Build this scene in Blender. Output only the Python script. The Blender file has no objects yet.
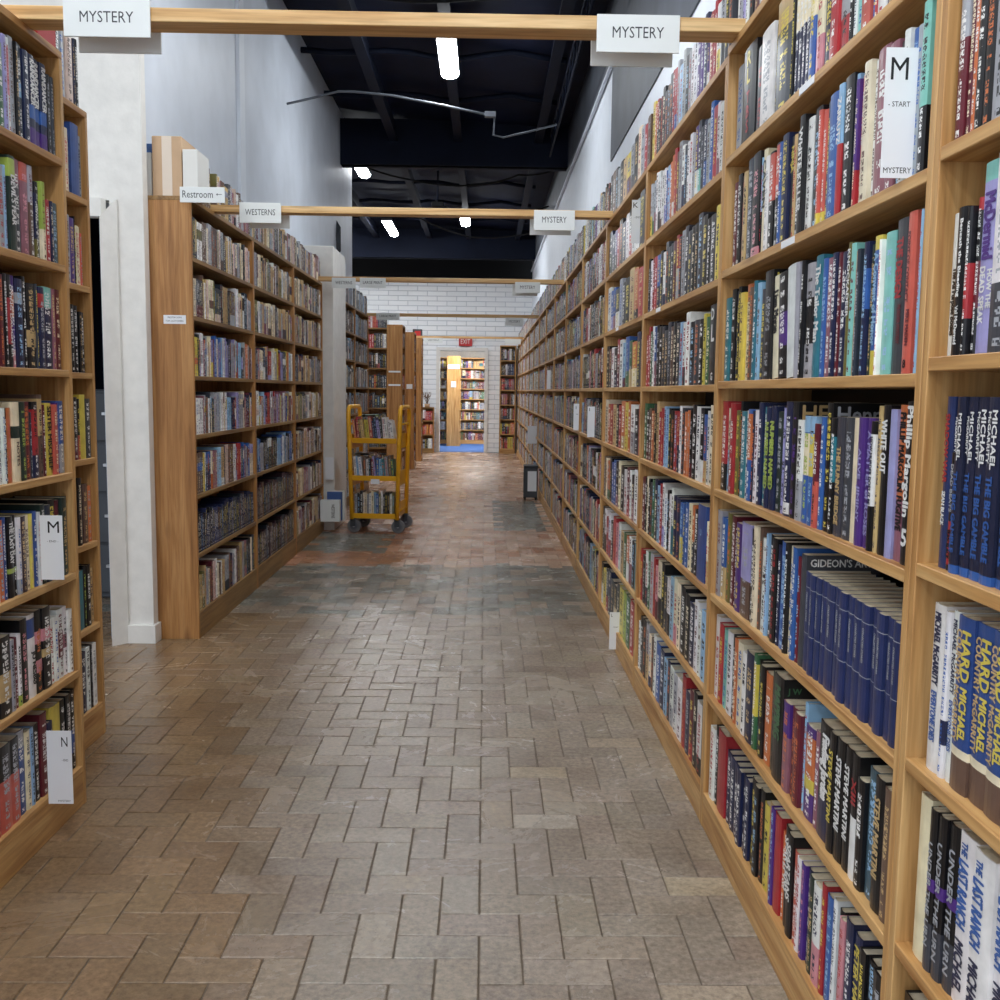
import bpy, math, random
from mathutils import Vector, Matrix
scene = bpy.context.scene
COL = scene.collection
PI = math.pi
LEV = [0.11 + 0.3145 * n for n in range(8)]
ST = 0.022  # shelf board thickness

def lin(h):
    h = h.lstrip('#')
    out = []
    for i in (0, 2, 4):
        c = int(h[i:i + 2], 16) / 255
        out.append(c / 12.92 if c <= 0.04045 else ((c + 0.055) / 1.055) ** 2.4)
    return tuple(out) + (1.0,)

# ---------------------------------------------------------------- camera
def make_camera():
    roll, f, vx, vy = .0125, 1000., 485., 391.
    dx, dy = vx - 500, vy - 500
    c, s = math.cos(roll), math.sin(roll)
    d = Vector((dx * c + dy * s, dy * c - dx * s, f)).normalized()
    yaw, pitch = math.asin(-d.x), math.atan2(-d.y, d.z)
    fw = Vector((math.sin(yaw) * math.cos(pitch), math.cos(yaw) * math.cos(pitch), -math.sin(pitch)))
    rt = Vector((math.cos(yaw), -math.sin(yaw), 0))
    up = rt.cross(fw)
    R = c * rt + s * up
    U = -s * rt + c * up
    cam = bpy.data.cameras.new('camera')
    o = bpy.data.objects.new('camera', cam)
    COL.objects.link(o)
    m = Matrix.Identity(4)
    for i in range(3):
        m[i][0], m[i][1], m[i][2] = R[i], U[i], -fw[i]
    m[2][3] = 1.34
    o.matrix_world = m
    cam.sensor_width = 36
    cam.lens = 36
    cam.clip_start = .05
    scene.camera = o
    return R, U, fw
CR, CU, CF = make_camera()
def proj(p):
    v = Vector(p) - Vector((0, 0, 1.34))
    z = v.dot(CF)
    if z < .05: return (-999, -999)
    return 500 + 1000 * v.dot(CR) / z, 500 - 1000 * v.dot(CU) / z

# ---------------------------------------------------------------- materials
def newmat(name):
    m = bpy.data.materials.new(name)
    m.use_nodes = True
    nt = m.node_tree
    b = nt.nodes['Principled BSDF']
    return m, nt, b
class NT:
    def __init__(self, nt): self.nt = nt
    def n(self, t, **k):
        nd = self.nt.nodes.new(t)
        for a, v in k.items(): setattr(nd, a, v)
        return nd
    def l(self, a, b): self.nt.links.new(a, b)
    def math(self, op, a, b=None, c=None):
        nd = self.n('ShaderNodeMath', operation=op)
        for i, v in enumerate((a, b, c)):
            if v is None: continue
            if isinstance(v, (int, float)): nd.inputs[i].default_value = v
            else: self.l(v, nd.inputs[i])
        return nd.outputs[0]
    def mix(self, f, a, b, blend='MIX'):
        nd = self.n('ShaderNodeMix', data_type='RGBA', blend_type=blend)
        for i, v in ((0, f), (6, a), (7, b)):
            if isinstance(v, (int, float)): nd.inputs[i].default_value = v
            elif isinstance(v, tuple): nd.inputs[i].default_value = v
            else: self.l(v, nd.inputs[i])
        return nd.outputs[2]
    def ramp(self, f, stops):
        nd = self.n('ShaderNodeValToRGB')
        e = nd.color_ramp.elements
        while len(e) < len(stops): e.new(.5)
        for i, (p, c) in enumerate(stops): e[i].position = p; e[i].color = c
        self.l(f, nd.inputs[0])
        return nd.outputs[0]

def wood(name, axis, base='#c3955c', dark='#a06d38', light='#d5ad75', rough=.48, knots=True):
    m, nt, b = newmat(name); N = NT(nt)
    tc = N.n('ShaderNodeTexCoord'); oi = N.n('ShaderNodeObjectInfo')
    off = N.n('ShaderNodeVectorMath', operation='SCALE'); off.inputs[0].default_value = (7.3, 3.1, 5.7)
    N.l(oi.outputs['Random'], off.inputs['Scale'])
    add = N.n('ShaderNodeVectorMath', operation='ADD'); N.l(tc.outputs['Object'], add.inputs[0]); N.l(off.outputs[0], add.inputs[1])
    sc = {'x': (1.1, 22, 22), 'y': (22, 1.1, 22), 'z': (22, 22, 1.1)}[axis]
    mp = N.n('ShaderNodeMapping'); mp.inputs['Scale'].default_value = sc; N.l(add.outputs[0], mp.inputs['Vector'])
    n1 = N.n('ShaderNodeTexNoise'); n1.inputs['Scale'].default_value = 1.0; n1.inputs['Detail'].default_value = 5; n1.inputs['Distortion'].default_value = 1.2
    N.l(mp.outputs[0], n1.inputs['Vector'])
    n2 = N.n('ShaderNodeTexNoise'); n2.inputs['Scale'].default_value = 6.0; n2.inputs['Detail'].default_value = 3
    N.l(mp.outputs[0], n2.inputs['Vector'])
    c1 = N.ramp(n1.outputs['Fac'], [(.3, lin(dark)), (.5, lin(base)), (.72, lin(light))])
    c2 = N.ramp(n2.outputs['Fac'], [(.3, (.72, .68, .62, 1)), (.6, (1, 1, 1, 1))])
    c = N.mix(.75, c1, c2, 'MULTIPLY')
    if knots:
        ks = {'x': (1.6, 7, 7), 'y': (7, 1.6, 7), 'z': (7, 7, 2.2)}[axis]
        mk = N.n('ShaderNodeMapping'); mk.inputs['Scale'].default_value = ks; N.l(add.outputs[0], mk.inputs['Vector'])
        v = N.n('ShaderNodeTexVoronoi'); v.inputs['Scale'].default_value = 1.0; N.l(mk.outputs[0], v.inputs['Vector'])
        kf = N.ramp(v.outputs['Distance'], [(.05, (1, 1, 1, 1)), (.17, (0, 0, 0, 1))])
        c = N.mix(N.math('MULTIPLY', kf, .6), c, lin('#6b4220'))
    N.l(c, b.inputs['Base Color']); b.inputs['Roughness'].default_value = rough
    bp = N.n('ShaderNodeBump'); bp.inputs['Strength'].default_value = .12; bp.inputs['Distance'].default_value = .004
    N.l(n1.outputs['Fac'], bp.inputs['Height']); N.l(bp.outputs[0], b.inputs['Normal'])
    return m
WX = wood('oak_grain_x', 'x'); WY = wood('oak_grain_y', 'y', rough=.5); WZ = wood('oak_grain_z', 'z')
BX = wood('pine_beam', 'x', base='#dcb176', dark='#c08e50', light='#ecca94', knots=True)
WZL = wood('stained_panel', 'z', base='#b07c44', dark='#91602f', light='#c3925a')
WXL = wood('stained_shelf', 'x', base='#94703f', dark='#7a5830', light='#a8844f')

def plain(name, col, rough=.6, metal=0., noise=0., bump=0., scale=8., spec=.5):
    m, nt, b = newmat(name); N = NT(nt)
    b.inputs['Roughness'].default_value = rough; b.inputs['Metallic'].default_value = metal
    b.inputs['Specular IOR Level'].default_value = spec
    tc = N.n('ShaderNodeTexCoord')
    n1 = N.n('ShaderNodeTexNoise'); n1.inputs['Scale'].default_value = scale; n1.inputs['Detail'].default_value = 6
    N.l(tc.outputs['Object'], n1.inputs['Vector'])
    c = lin(col); d = tuple(x * (1 - noise) for x in c[:3]) + (1,)
    N.l(N.ramp(n1.outputs['Fac'], [(.35, d), (.65, c)]), b.inputs['Base Color'])
    if bump:
        bp = N.n('ShaderNodeBump'); bp.inputs['Strength'].default_value = bump; bp.inputs['Distance'].default_value = .01
        N.l(n1.outputs['Fac'], bp.inputs['Height']); N.l(bp.outputs[0], b.inputs['Normal'])
    return m
M_BACKP = plain('shade_toned_back_board', '#3e2d1c', .7, noise=.2)  # deep shade behind the books is put into this board colour
M_WALL = plain('white_plaster', '#e6e4df', .55, noise=.08, bump=.3, scale=14)
M_WALLHI = plain('white_painted_concrete', '#d2d9e4', .5, noise=.14, bump=.2, scale=2.2)
M_WALLRT = plain('bluish_white_wall', '#dfe5ee', .55, noise=.05, bump=.15, scale=6)
M_DARKW = plain('charcoal_wall', '#50555f', .6, noise=.3, bump=.2, scale=3)
M_CEIL = plain('navy_black_ceiling', '#111a33', .7, noise=.45, bump=.5, scale=2.5, spec=.15)
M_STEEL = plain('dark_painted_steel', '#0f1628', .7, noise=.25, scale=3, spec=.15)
M_BLACK = plain('black_void', '#08080b', .9, noise=.1)
M_CARD = plain('white_card', '#eceef2', .6, noise=.02)
M_SIGN = plain('sign_foam_board', '#e6eae9', .5, noise=.02)
M_INK = plain('ink', '#3c3f44', .7)
M_INKB = plain('black_ink', '#15161a', .7)
M_YEL = plain('yellow_enamel', '#efb01f', .32, noise=.08, scale=5)
M_RUB = plain('grey_rubber_wheel', '#6f7073', .6, noise=.15)
M_CHR = plain('bright_metal', '#c9cbd0', .3, metal=.9)
M_DGREY = plain('dark_grey_metal', '#3b3f45', .5, noise=.1)
M_PAPER = plain('page_edges', '#ddd0b4', .8, noise=.15, scale=60)
M_CARDB = plain('cardboard', '#c9a886', .7, noise=.08)
M_TAPE = plain('packing_tape', '#e2d3c2', .25, noise=.03)
M_RED = plain('red_paint', '#c22a2a', .45, noise=.08)
M_BLUEC = plain('blue_carpet', '#3f66a8', .9, noise=.2, bump=.3, scale=60)
M_TWIG = plain('dry_twig', '#6a5340', .8)
M_GREY = plain('grey_metal', '#565b63', .45, noise=.1)
M_WHITEB = plain('white_box', '#e4e3de', .5, noise=.03)

def emis(name, strength, col=(1, 1, 1, 1)):
    m, nt, b = newmat(name)
    b.inputs['Emission Color'].default_value = col; b.inputs['Emission Strength'].default_value = strength
    b.inputs['Base Color'].default_value = (.9, .9, .9, 1)
    return m
M_LAMP = emis('lamp_diffuser', 42, (.93, .97, 1, 1))
M_LAMP2 = emis('lamp_diffuser_back_room', 90, (1, .97, .9, 1))

def brickwall():
    m, nt, b = newmat('white_block_wall'); N = NT(nt)
    tc = N.n('ShaderNodeTexCoord'); mp = N.n('ShaderNodeMapping')
    mp.inputs['Rotation'].default_value = (PI / 2, 0, 0)
    N.l(tc.outputs['Object'], mp.inputs['Vector'])
    br = N.n('ShaderNodeTexBrick'); br.inputs['Scale'].default_value = 1
    br.inputs['Brick Width'].default_value = .42; br.inputs['Row Height'].default_value = .105
    br.inputs['Mortar Size'].default_value = .008; br.inputs['Mortar Smooth'].default_value = .4
    br.inputs['Color1'].default_value = lin('#f4f7fa'); br.inputs['Color2'].default_value = lin('#ecf0f4'); br.inputs['Mortar'].default_value = lin('#c8ced6')
    N.l(mp.outputs[0], br.inputs['Vector']); N.l(br.outputs['Color'], b.inputs['Base Color'])
    bp = N.n('ShaderNodeBump'); bp.inputs['Strength'].default_value = .8; bp.inputs['Distance'].default_value = .012; bp.invert = True
    N.l(br.outputs['Fac'], bp.inputs['Height']); N.l(bp.outputs[0], b.inputs['Normal'])
    b.inputs['Roughness'].default_value = .5
    return m
M_BRICKW = brickwall()

def bookmat():
    m, nt, b = newmat('printed_book_cover'); N = NT(nt)
    ca = N.n('ShaderNodeAttribute', attribute_name='ca').outputs['Color']
    cb = N.n('ShaderNodeAttribute', attribute_name='cb').outputs['Color']
    pr = N.n('ShaderNodeAttribute', attribute_name='prm')
    sp = N.n('ShaderNodeSeparateXYZ'); N.l(pr.outputs['Vector'], sp.inputs[0])
    seed, th, ht = sp.outputs
    uv = N.n('ShaderNodeUVMap', uv_map='UVMap'); su = N.n('ShaderNodeSeparateXYZ'); N.l(uv.outputs[0], su.inputs[0])
    u, v = su.outputs[0], su.outputs[1]
    row = N.math('FLOOR', N.math('MULTIPLY', u, 12))
    s = N.math('MULTIPLY', v, ht)
    pix = N.math('MINIMUM', N.math('MULTIPLY', th, 1 / 12.), .0035)
    col = N.math('FLOOR', N.math('DIVIDE', s, pix))
    cell = N.math('FLOOR', N.math('DIVIDE', col, 5))
    cm = N.math('SUBTRACT', col, N.math('MULTIPLY', cell, 5))
    cx = N.n('ShaderNodeCombineXYZ'); N.l(row, cx.inputs[0]); N.l(col, cx.inputs[1]); N.l(seed, cx.inputs[2])
    wn = N.n('ShaderNodeTexWhiteNoise', noise_dimensions='3D'); N.l(cx.outputs[0], wn.inputs[0])
    on = N.math('GREATER_THAN', wn.outputs['Value'], .36)
    cc = N.n('ShaderNodeCombineXYZ'); N.l(cell, cc.inputs[0]); N.l(seed, cc.inputs[1])
    wc = N.n('ShaderNodeTexWhiteNoise', noise_dimensions='3D'); N.l(cc.outputs[0], wc.inputs[0])
    word = N.math('GREATER_THAN', wc.outputs['Value'], .14)
    gap = N.math('LESS_THAN', cm, 3.5)
    def rng(x, a, c): return N.math('MULTIPLY', N.math('GREATER_THAN', x, a), N.math('LESS_THAN', x, c))
    # title band positions vary with the seed
    f1 = N.math('FRACT', N.math('MULTIPLY', seed, 7.31)); f2 = N.math('FRACT', N.math('MULTIPLY', seed, 3.77))
    a = N.math('ADD', .36, N.math('MULTIPLY', f1, .14)); bnd = N.math('ADD', .82, N.math('MULTIPLY', f2, .14))
    big = N.math('MULTIPLY', rng(v, a, bnd), rng(u, .26, .76))
    small = N.math('MULTIPLY', N.math('MULTIPLY', N.math('GREATER_THAN', v, .13), N.math('LESS_THAN', v, N.math('SUBTRACT', a, .05))), rng(u, .34, .68))
    logo = N.math('MULTIPLY', rng(v, .035, .075), rng(u, .3, .7))
    reg = N.math('MAXIMUM', N.math('MULTIPLY', N.math('MAXIMUM', big, small), N.math('MULTIPLY', word, gap)), logo)
    mask = N.math('MULTIPLY', N.math('MULTIPLY', reg, on), N.math('GREATER_THAN', seed, 0.0))
    # a soft printed mottling
    tc = N.n('ShaderNodeTexCoord'); nz = N.n('ShaderNodeTexNoise'); nz.inputs['Scale'].default_value = 22; nz.inputs['Detail'].default_value = 3
    N.l(tc.outputs['Object'], nz.inputs['Vector'])
    mot = N.ramp(nz.outputs['Fac'], [(.3, (.72, .72, .72, 1)), (.7, (1.12, 1.12, 1.12, 1))])
    base = N.mix(.8, ca, mot, 'MULTIPLY')
    N.l(N.mix(mask, base, cb), b.inputs['Base Color'])
    b.inputs['Roughness'].default_value = .36
    b.inputs['Specular IOR Level'].default_value = .55
    return m
M_BOOK = bookmat()

def floormat():
    m, nt, b = newmat('worn_brick_paver'); N = NT(nt)
    ca = N.n('ShaderNodeAttribute', attribute_name='ca').outputs['Color']
    tc = N.n('ShaderNodeTexCoord')
    n1 = N.n('ShaderNodeTexNoise'); n1.inputs['Scale'].default_value = 55; n1.inputs['Detail'].default_value = 6; n1.inputs['Roughness'].default_value = .7
    n2 = N.n('ShaderNodeTexNoise'); n2.inputs['Scale'].default_value = 2.6; n2.inputs['Detail'].default_value = 7; n2.inputs['Roughness'].default_value = .65; n2.inputs['Distortion'].default_value = .8
    for n in (n1, n2): N.l(tc.outputs['Object'], n.inputs['Vector'])
    n3 = N.n('ShaderNodeTexNoise'); n3.inputs['Scale'].default_value = 260; n3.inputs['Detail'].default_value = 3; N.l(tc.outputs['Object'], n3.inputs['Vector'])
    c = N.mix(.8, ca, N.ramp(n1.outputs['Fac'], [(.3, (.55, .53, .51, 1)), (.7, (1.42, 1.38, 1.32, 1))]), 'MULTIPLY')
    c = N.mix(.55, c, N.ramp(n2.outputs['Fac'], [(.3, (.58, .51, .44, 1)), (.48, (.95, .93, .9, 1)), (.56, (1.05, 1.05, 1.05, 1)), (.7, (1.45, 1.42, 1.36, 1))]), 'MULTIPLY')
    N.l(c, b.inputs['Base Color'])
    r = N.ramp(n2.outputs['Fac'], [(.3, (.14, .14, .14, 1)), (.7, (.34, .34, .34, 1))])
    N.l(r, b.inputs['Roughness'])
    bp = N.n('ShaderNodeBump'); bp.inputs['Strength'].default_value = .5; bp.inputs['Distance'].default_value = .0025
    N.l(N.math('ADD', n1.outputs['Fac'], N.math('MULTIPLY', n3.outputs['Fac'], .5)), bp.inputs['Height']); N.l(bp.outputs[0], b.inputs['Normal'])
    return m
M_FLOOR = floormat()
M_GROUT = plain('grout', '#6b5c4c', .8, noise=.35, scale=9)

# ---------------------------------------------------------------- mesh helpers
def tag(o, label=None, cat=None, group=None, kind=None):
    if label: o['label'] = label
    if cat: o['category'] = cat
    if group: o['group'] = group
    if kind: o['kind'] = kind
    return o
class MB:
    def __init__(self): self.v = []; self.f = []; self.sm = []
    def box(self, x0, x1, y0, y1, z0, z1):
        x0, x1 = sorted((x0, x1)); y0, y1 = sorted((y0, y1)); z0, z1 = sorted((z0, z1))
        n = len(self.v)
        self.v += [(x, y, z) for z in (z0, z1) for y in (y0, y1) for x in (x0, x1)]
        for q in ((0, 2, 3, 1), (4, 5, 7, 6), (0, 1, 5, 4), (2, 6, 7, 3), (0, 4, 6, 2), (1, 3, 7, 5)):
            self.f.append(tuple(n + i for i in q))
        return self
    def bbox(self, x0, x1, y0, y1, z0, z1, b=.002):
        # box with chamfered long edges on every side
        x0, x1 = sorted((x0, x1)); y0, y1 = sorted((y0, y1)); z0, z1 = sorted((z0, z1))
        n = len(self.v); P = []
        for sx, X in ((1, x0), (-1, x1)):
            for sy, Y in ((1, y0), (-1, y1)):
                for sz, Z in ((1, z0), (-1, z1)):
                    P += [(X, Y + sy * b, Z + sz * b), (X + sx * b, Y, Z + sz * b), (X + sx * b, Y + sy * b, Z)]
        self.v += P
        def i(a, bb, c, k): return n + ((a * 2 + bb) * 2 + c) * 3 + k
        F = []
        for a in (0, 1):
            F.append((i(a, 0, 0, 0), i(a, 1, 0, 0), i(a, 1, 1, 0), i(a, 0, 1, 0)))
            F.append((i(0, a, 0, 1), i(1, a, 0, 1), i(1, a, 1, 1), i(0, a, 1, 1)))
            F.append((i(0, 0, a, 2), i(1, 0, a, 2), i(1, 1, a, 2), i(0, 1, a, 2)))
        for a in (0, 1):
            for c in (0, 1):
                F.append((i(a, c, 0, 0), i(a, c, 1, 0), i(a, c, 1, 1), i(a, c, 0, 1)))
                F.append((i(a, 0, c, 0), i(a, 1, c, 0), i(a, 1, c, 2), i(a, 0, c, 2)))
                F.append((i(0, a, c, 1), i(1, a, c, 1), i(1, a, c, 2), i(0, a, c, 2)))
        for a in (0, 1):
            for bb in (0, 1):
                for c in (0, 1): F.append((i(a, bb, c, 0), i(a, bb, c, 1), i(a, bb, c, 2)))
        cen = Vector(((x0 + x1) / 2, (y0 + y1) / 2, (z0 + z1) / 2))
        for q in F:
            p = [Vector(self.v[k]) for k in q]
            nrm = (p[1] - p[0]).cross(p[2] - p[0]); mid = sum(p, Vector()) / len(p)
            self.f.append(q if nrm.dot(mid - cen) > 0 else q[::-1])
        return self
    def tube(self, pts, r, seg=10, caps=True):
        pts = [Vector(p) for p in pts]; n0 = len(self.v)
        rr = r if isinstance(r, (list, tuple)) else [r] * len(pts)
        t0 = (pts[1] - pts[0]).normalized()
        up = Vector((0, 0, 1)) if abs(t0.z) < .9 else Vector((0, 1, 0))
        a = t0.cross(up).normalized(); b = a.cross(t0)
        for k, p in enumerate(pts):
            t = (pts[min(k + 1, len(pts) - 1)] - pts[max(k - 1, 0)]).normalized()
            a = (a - t * a.dot(t)).normalized(); b = t.cross(a)
            for j in range(seg):
                an = 2 * PI * j / seg
                self.v.append(tuple(p + (a * math.cos(an) + b * math.sin(an)) * rr[k]))
        for k in range(len(pts) - 1):
            for j in range(seg):
                q = n0 + k * seg + j; q2 = n0 + k * seg + (j + 1) % seg
                self.f.append((q, q2, q2 + seg, q + seg)); self.sm.append(len(self.f) - 1)
        if caps:
            self.f.append(tuple(n0 + j for j in range(seg))[::-1]); self.f.append(tuple(n0 + (len(pts) - 1) * seg + j for j in range(seg)))
        return self
    def build(self, name, m, parent=None, loc=(0, 0, 0)):
        me = bpy.data.meshes.new(name)
        L = Vector(loc)
        me.from_pydata([tuple(Vector(v) - L) for v in self.v], [], self.f)
        me.materials.append(m)
        sm = [False] * len(self.f)
        for i in self.sm: sm[i] = True
        me.polygons.foreach_set('use_smooth', sm)
        me.update()
        o = bpy.data.objects.new(name, me); COL.objects.link(o)
        if parent is not None: o.parent = parent
        else: o.location = loc
        return o
def empty(name, loc, rz=0):
    o = bpy.data.objects.new(name, None); o.empty_display_size = .1
    COL.objects.link(o); o.location = loc; o.rotation_euler = (0, 0, rz)
    return o
def boxo(name, m, x0, x1, y0, y1, z0, z1, parent=None, b=0):
    mb = MB()
    (mb.bbox(x0, x1, y0, y1, z0, z1, b) if b else mb.box(x0, x1, y0, y1, z0, z1))
    if parent: return mb.build(name, m, parent)
    return mb.build(name, m, None, ((x0 + x1) / 2, (y0 + y1) / 2, min(z0, z1)))
def struct(name, m, *bx):
    mb = MB()
    for b in bx: mb.box(*b)
    return tag(mb.build(name, m), kind='structure')

_tc = {}
def textdata(s, bold=0.):
    k = (s, bold)
    if k in _tc: return _tc[k]
    cu = bpy.data.curves.new('t', 'FONT'); cu.body = s; cu.resolution_u = 2; cu.offset = 0.
    o = bpy.data.objects.new('t', cu); COL.objects.link(o)
    dg = bpy.context.evaluated_depsgraph_get(); dg.update()
    me = bpy.data.meshes.new_from_object(o.evaluated_get(dg))
    vs = [v.co.copy() for v in me.vertices]; fs = [tuple(p.vertices) for p in me.polygons]
    bpy.data.objects.remove(o); bpy.data.meshes.remove(me)
    if not vs: _tc[k] = ([], [], 1, 1); return _tc[k]
    x0 = min(v.x for v in vs); x1 = max(v.x for v in vs); y0 = min(v.y for v in vs); y1 = max(v.y for v in vs)
    vs = [((v.x - x0) / (x1 - x0) - .5, (v.y - y0) / max(1e-6, y1 - y0) - .5) for v in vs]
    _tc[k] = (vs, fs, x1 - x0, y1 - y0)
    return _tc[k]
def puttext(mb, s, c, right, up, w, h, bold=0.):
    """lay text into a rectangle of width w and height h centred on c; returns faces added"""
    vs, fs, tw, th = textdata(s, bold)
    nat = h * tw / th
    w = min(w, nat * 1.25)
    c = Vector(c); right = Vector(right); up = Vector(up); n = len(mb.v)
    mb.v += [tuple(c + right * (x * w) + up * (y * h)) for x, y in vs]
    mb.f += [tuple(n + i for i in f) for f in fs]
    return len(fs)

# attribute meshes (books, pavers)
class AM:
    def __init__(self): self.v = []; self.f = []; self.ca = []; self.cb = []; self.pr = []; self.uv = []
    def face(self, idx, ca, cb=(0, 0, 0, 1), pr=(-1, .03, .24), uv=None):
        self.f.append(idx); self.ca.append(ca); self.cb.append(cb); self.pr.append(pr)
        self.uv += uv if uv else [(-1, -1)] * len(idx)
    def build(self, name, m, parent=None):
        me = bpy.data.meshes.new(name); me.from_pydata(self.v, [], self.f); me.materials.append(m)
        a = me.attributes.new('ca', 'FLOAT_COLOR', 'FACE'); a.data.foreach_set('color', [x for c in self.ca for x in c])
        a = me.attributes.new('cb', 'FLOAT_COLOR', 'FACE'); a.data.foreach_set('color', [x for c in self.cb for x in c])
        a = me.attributes.new('prm', 'FLOAT_VECTOR', 'FACE'); a.data.foreach_set('vector', [x for c in self.pr for x in c])
        u = me.uv_layers.new(name='UVMap'); u.data.foreach_set('uv', [x for c in self.uv for x in c])
        me.update()
        o = bpy.data.objects.new(name, me); COL.objects.link(o)
        if parent is not None: o.parent = parent
        return o
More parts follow.
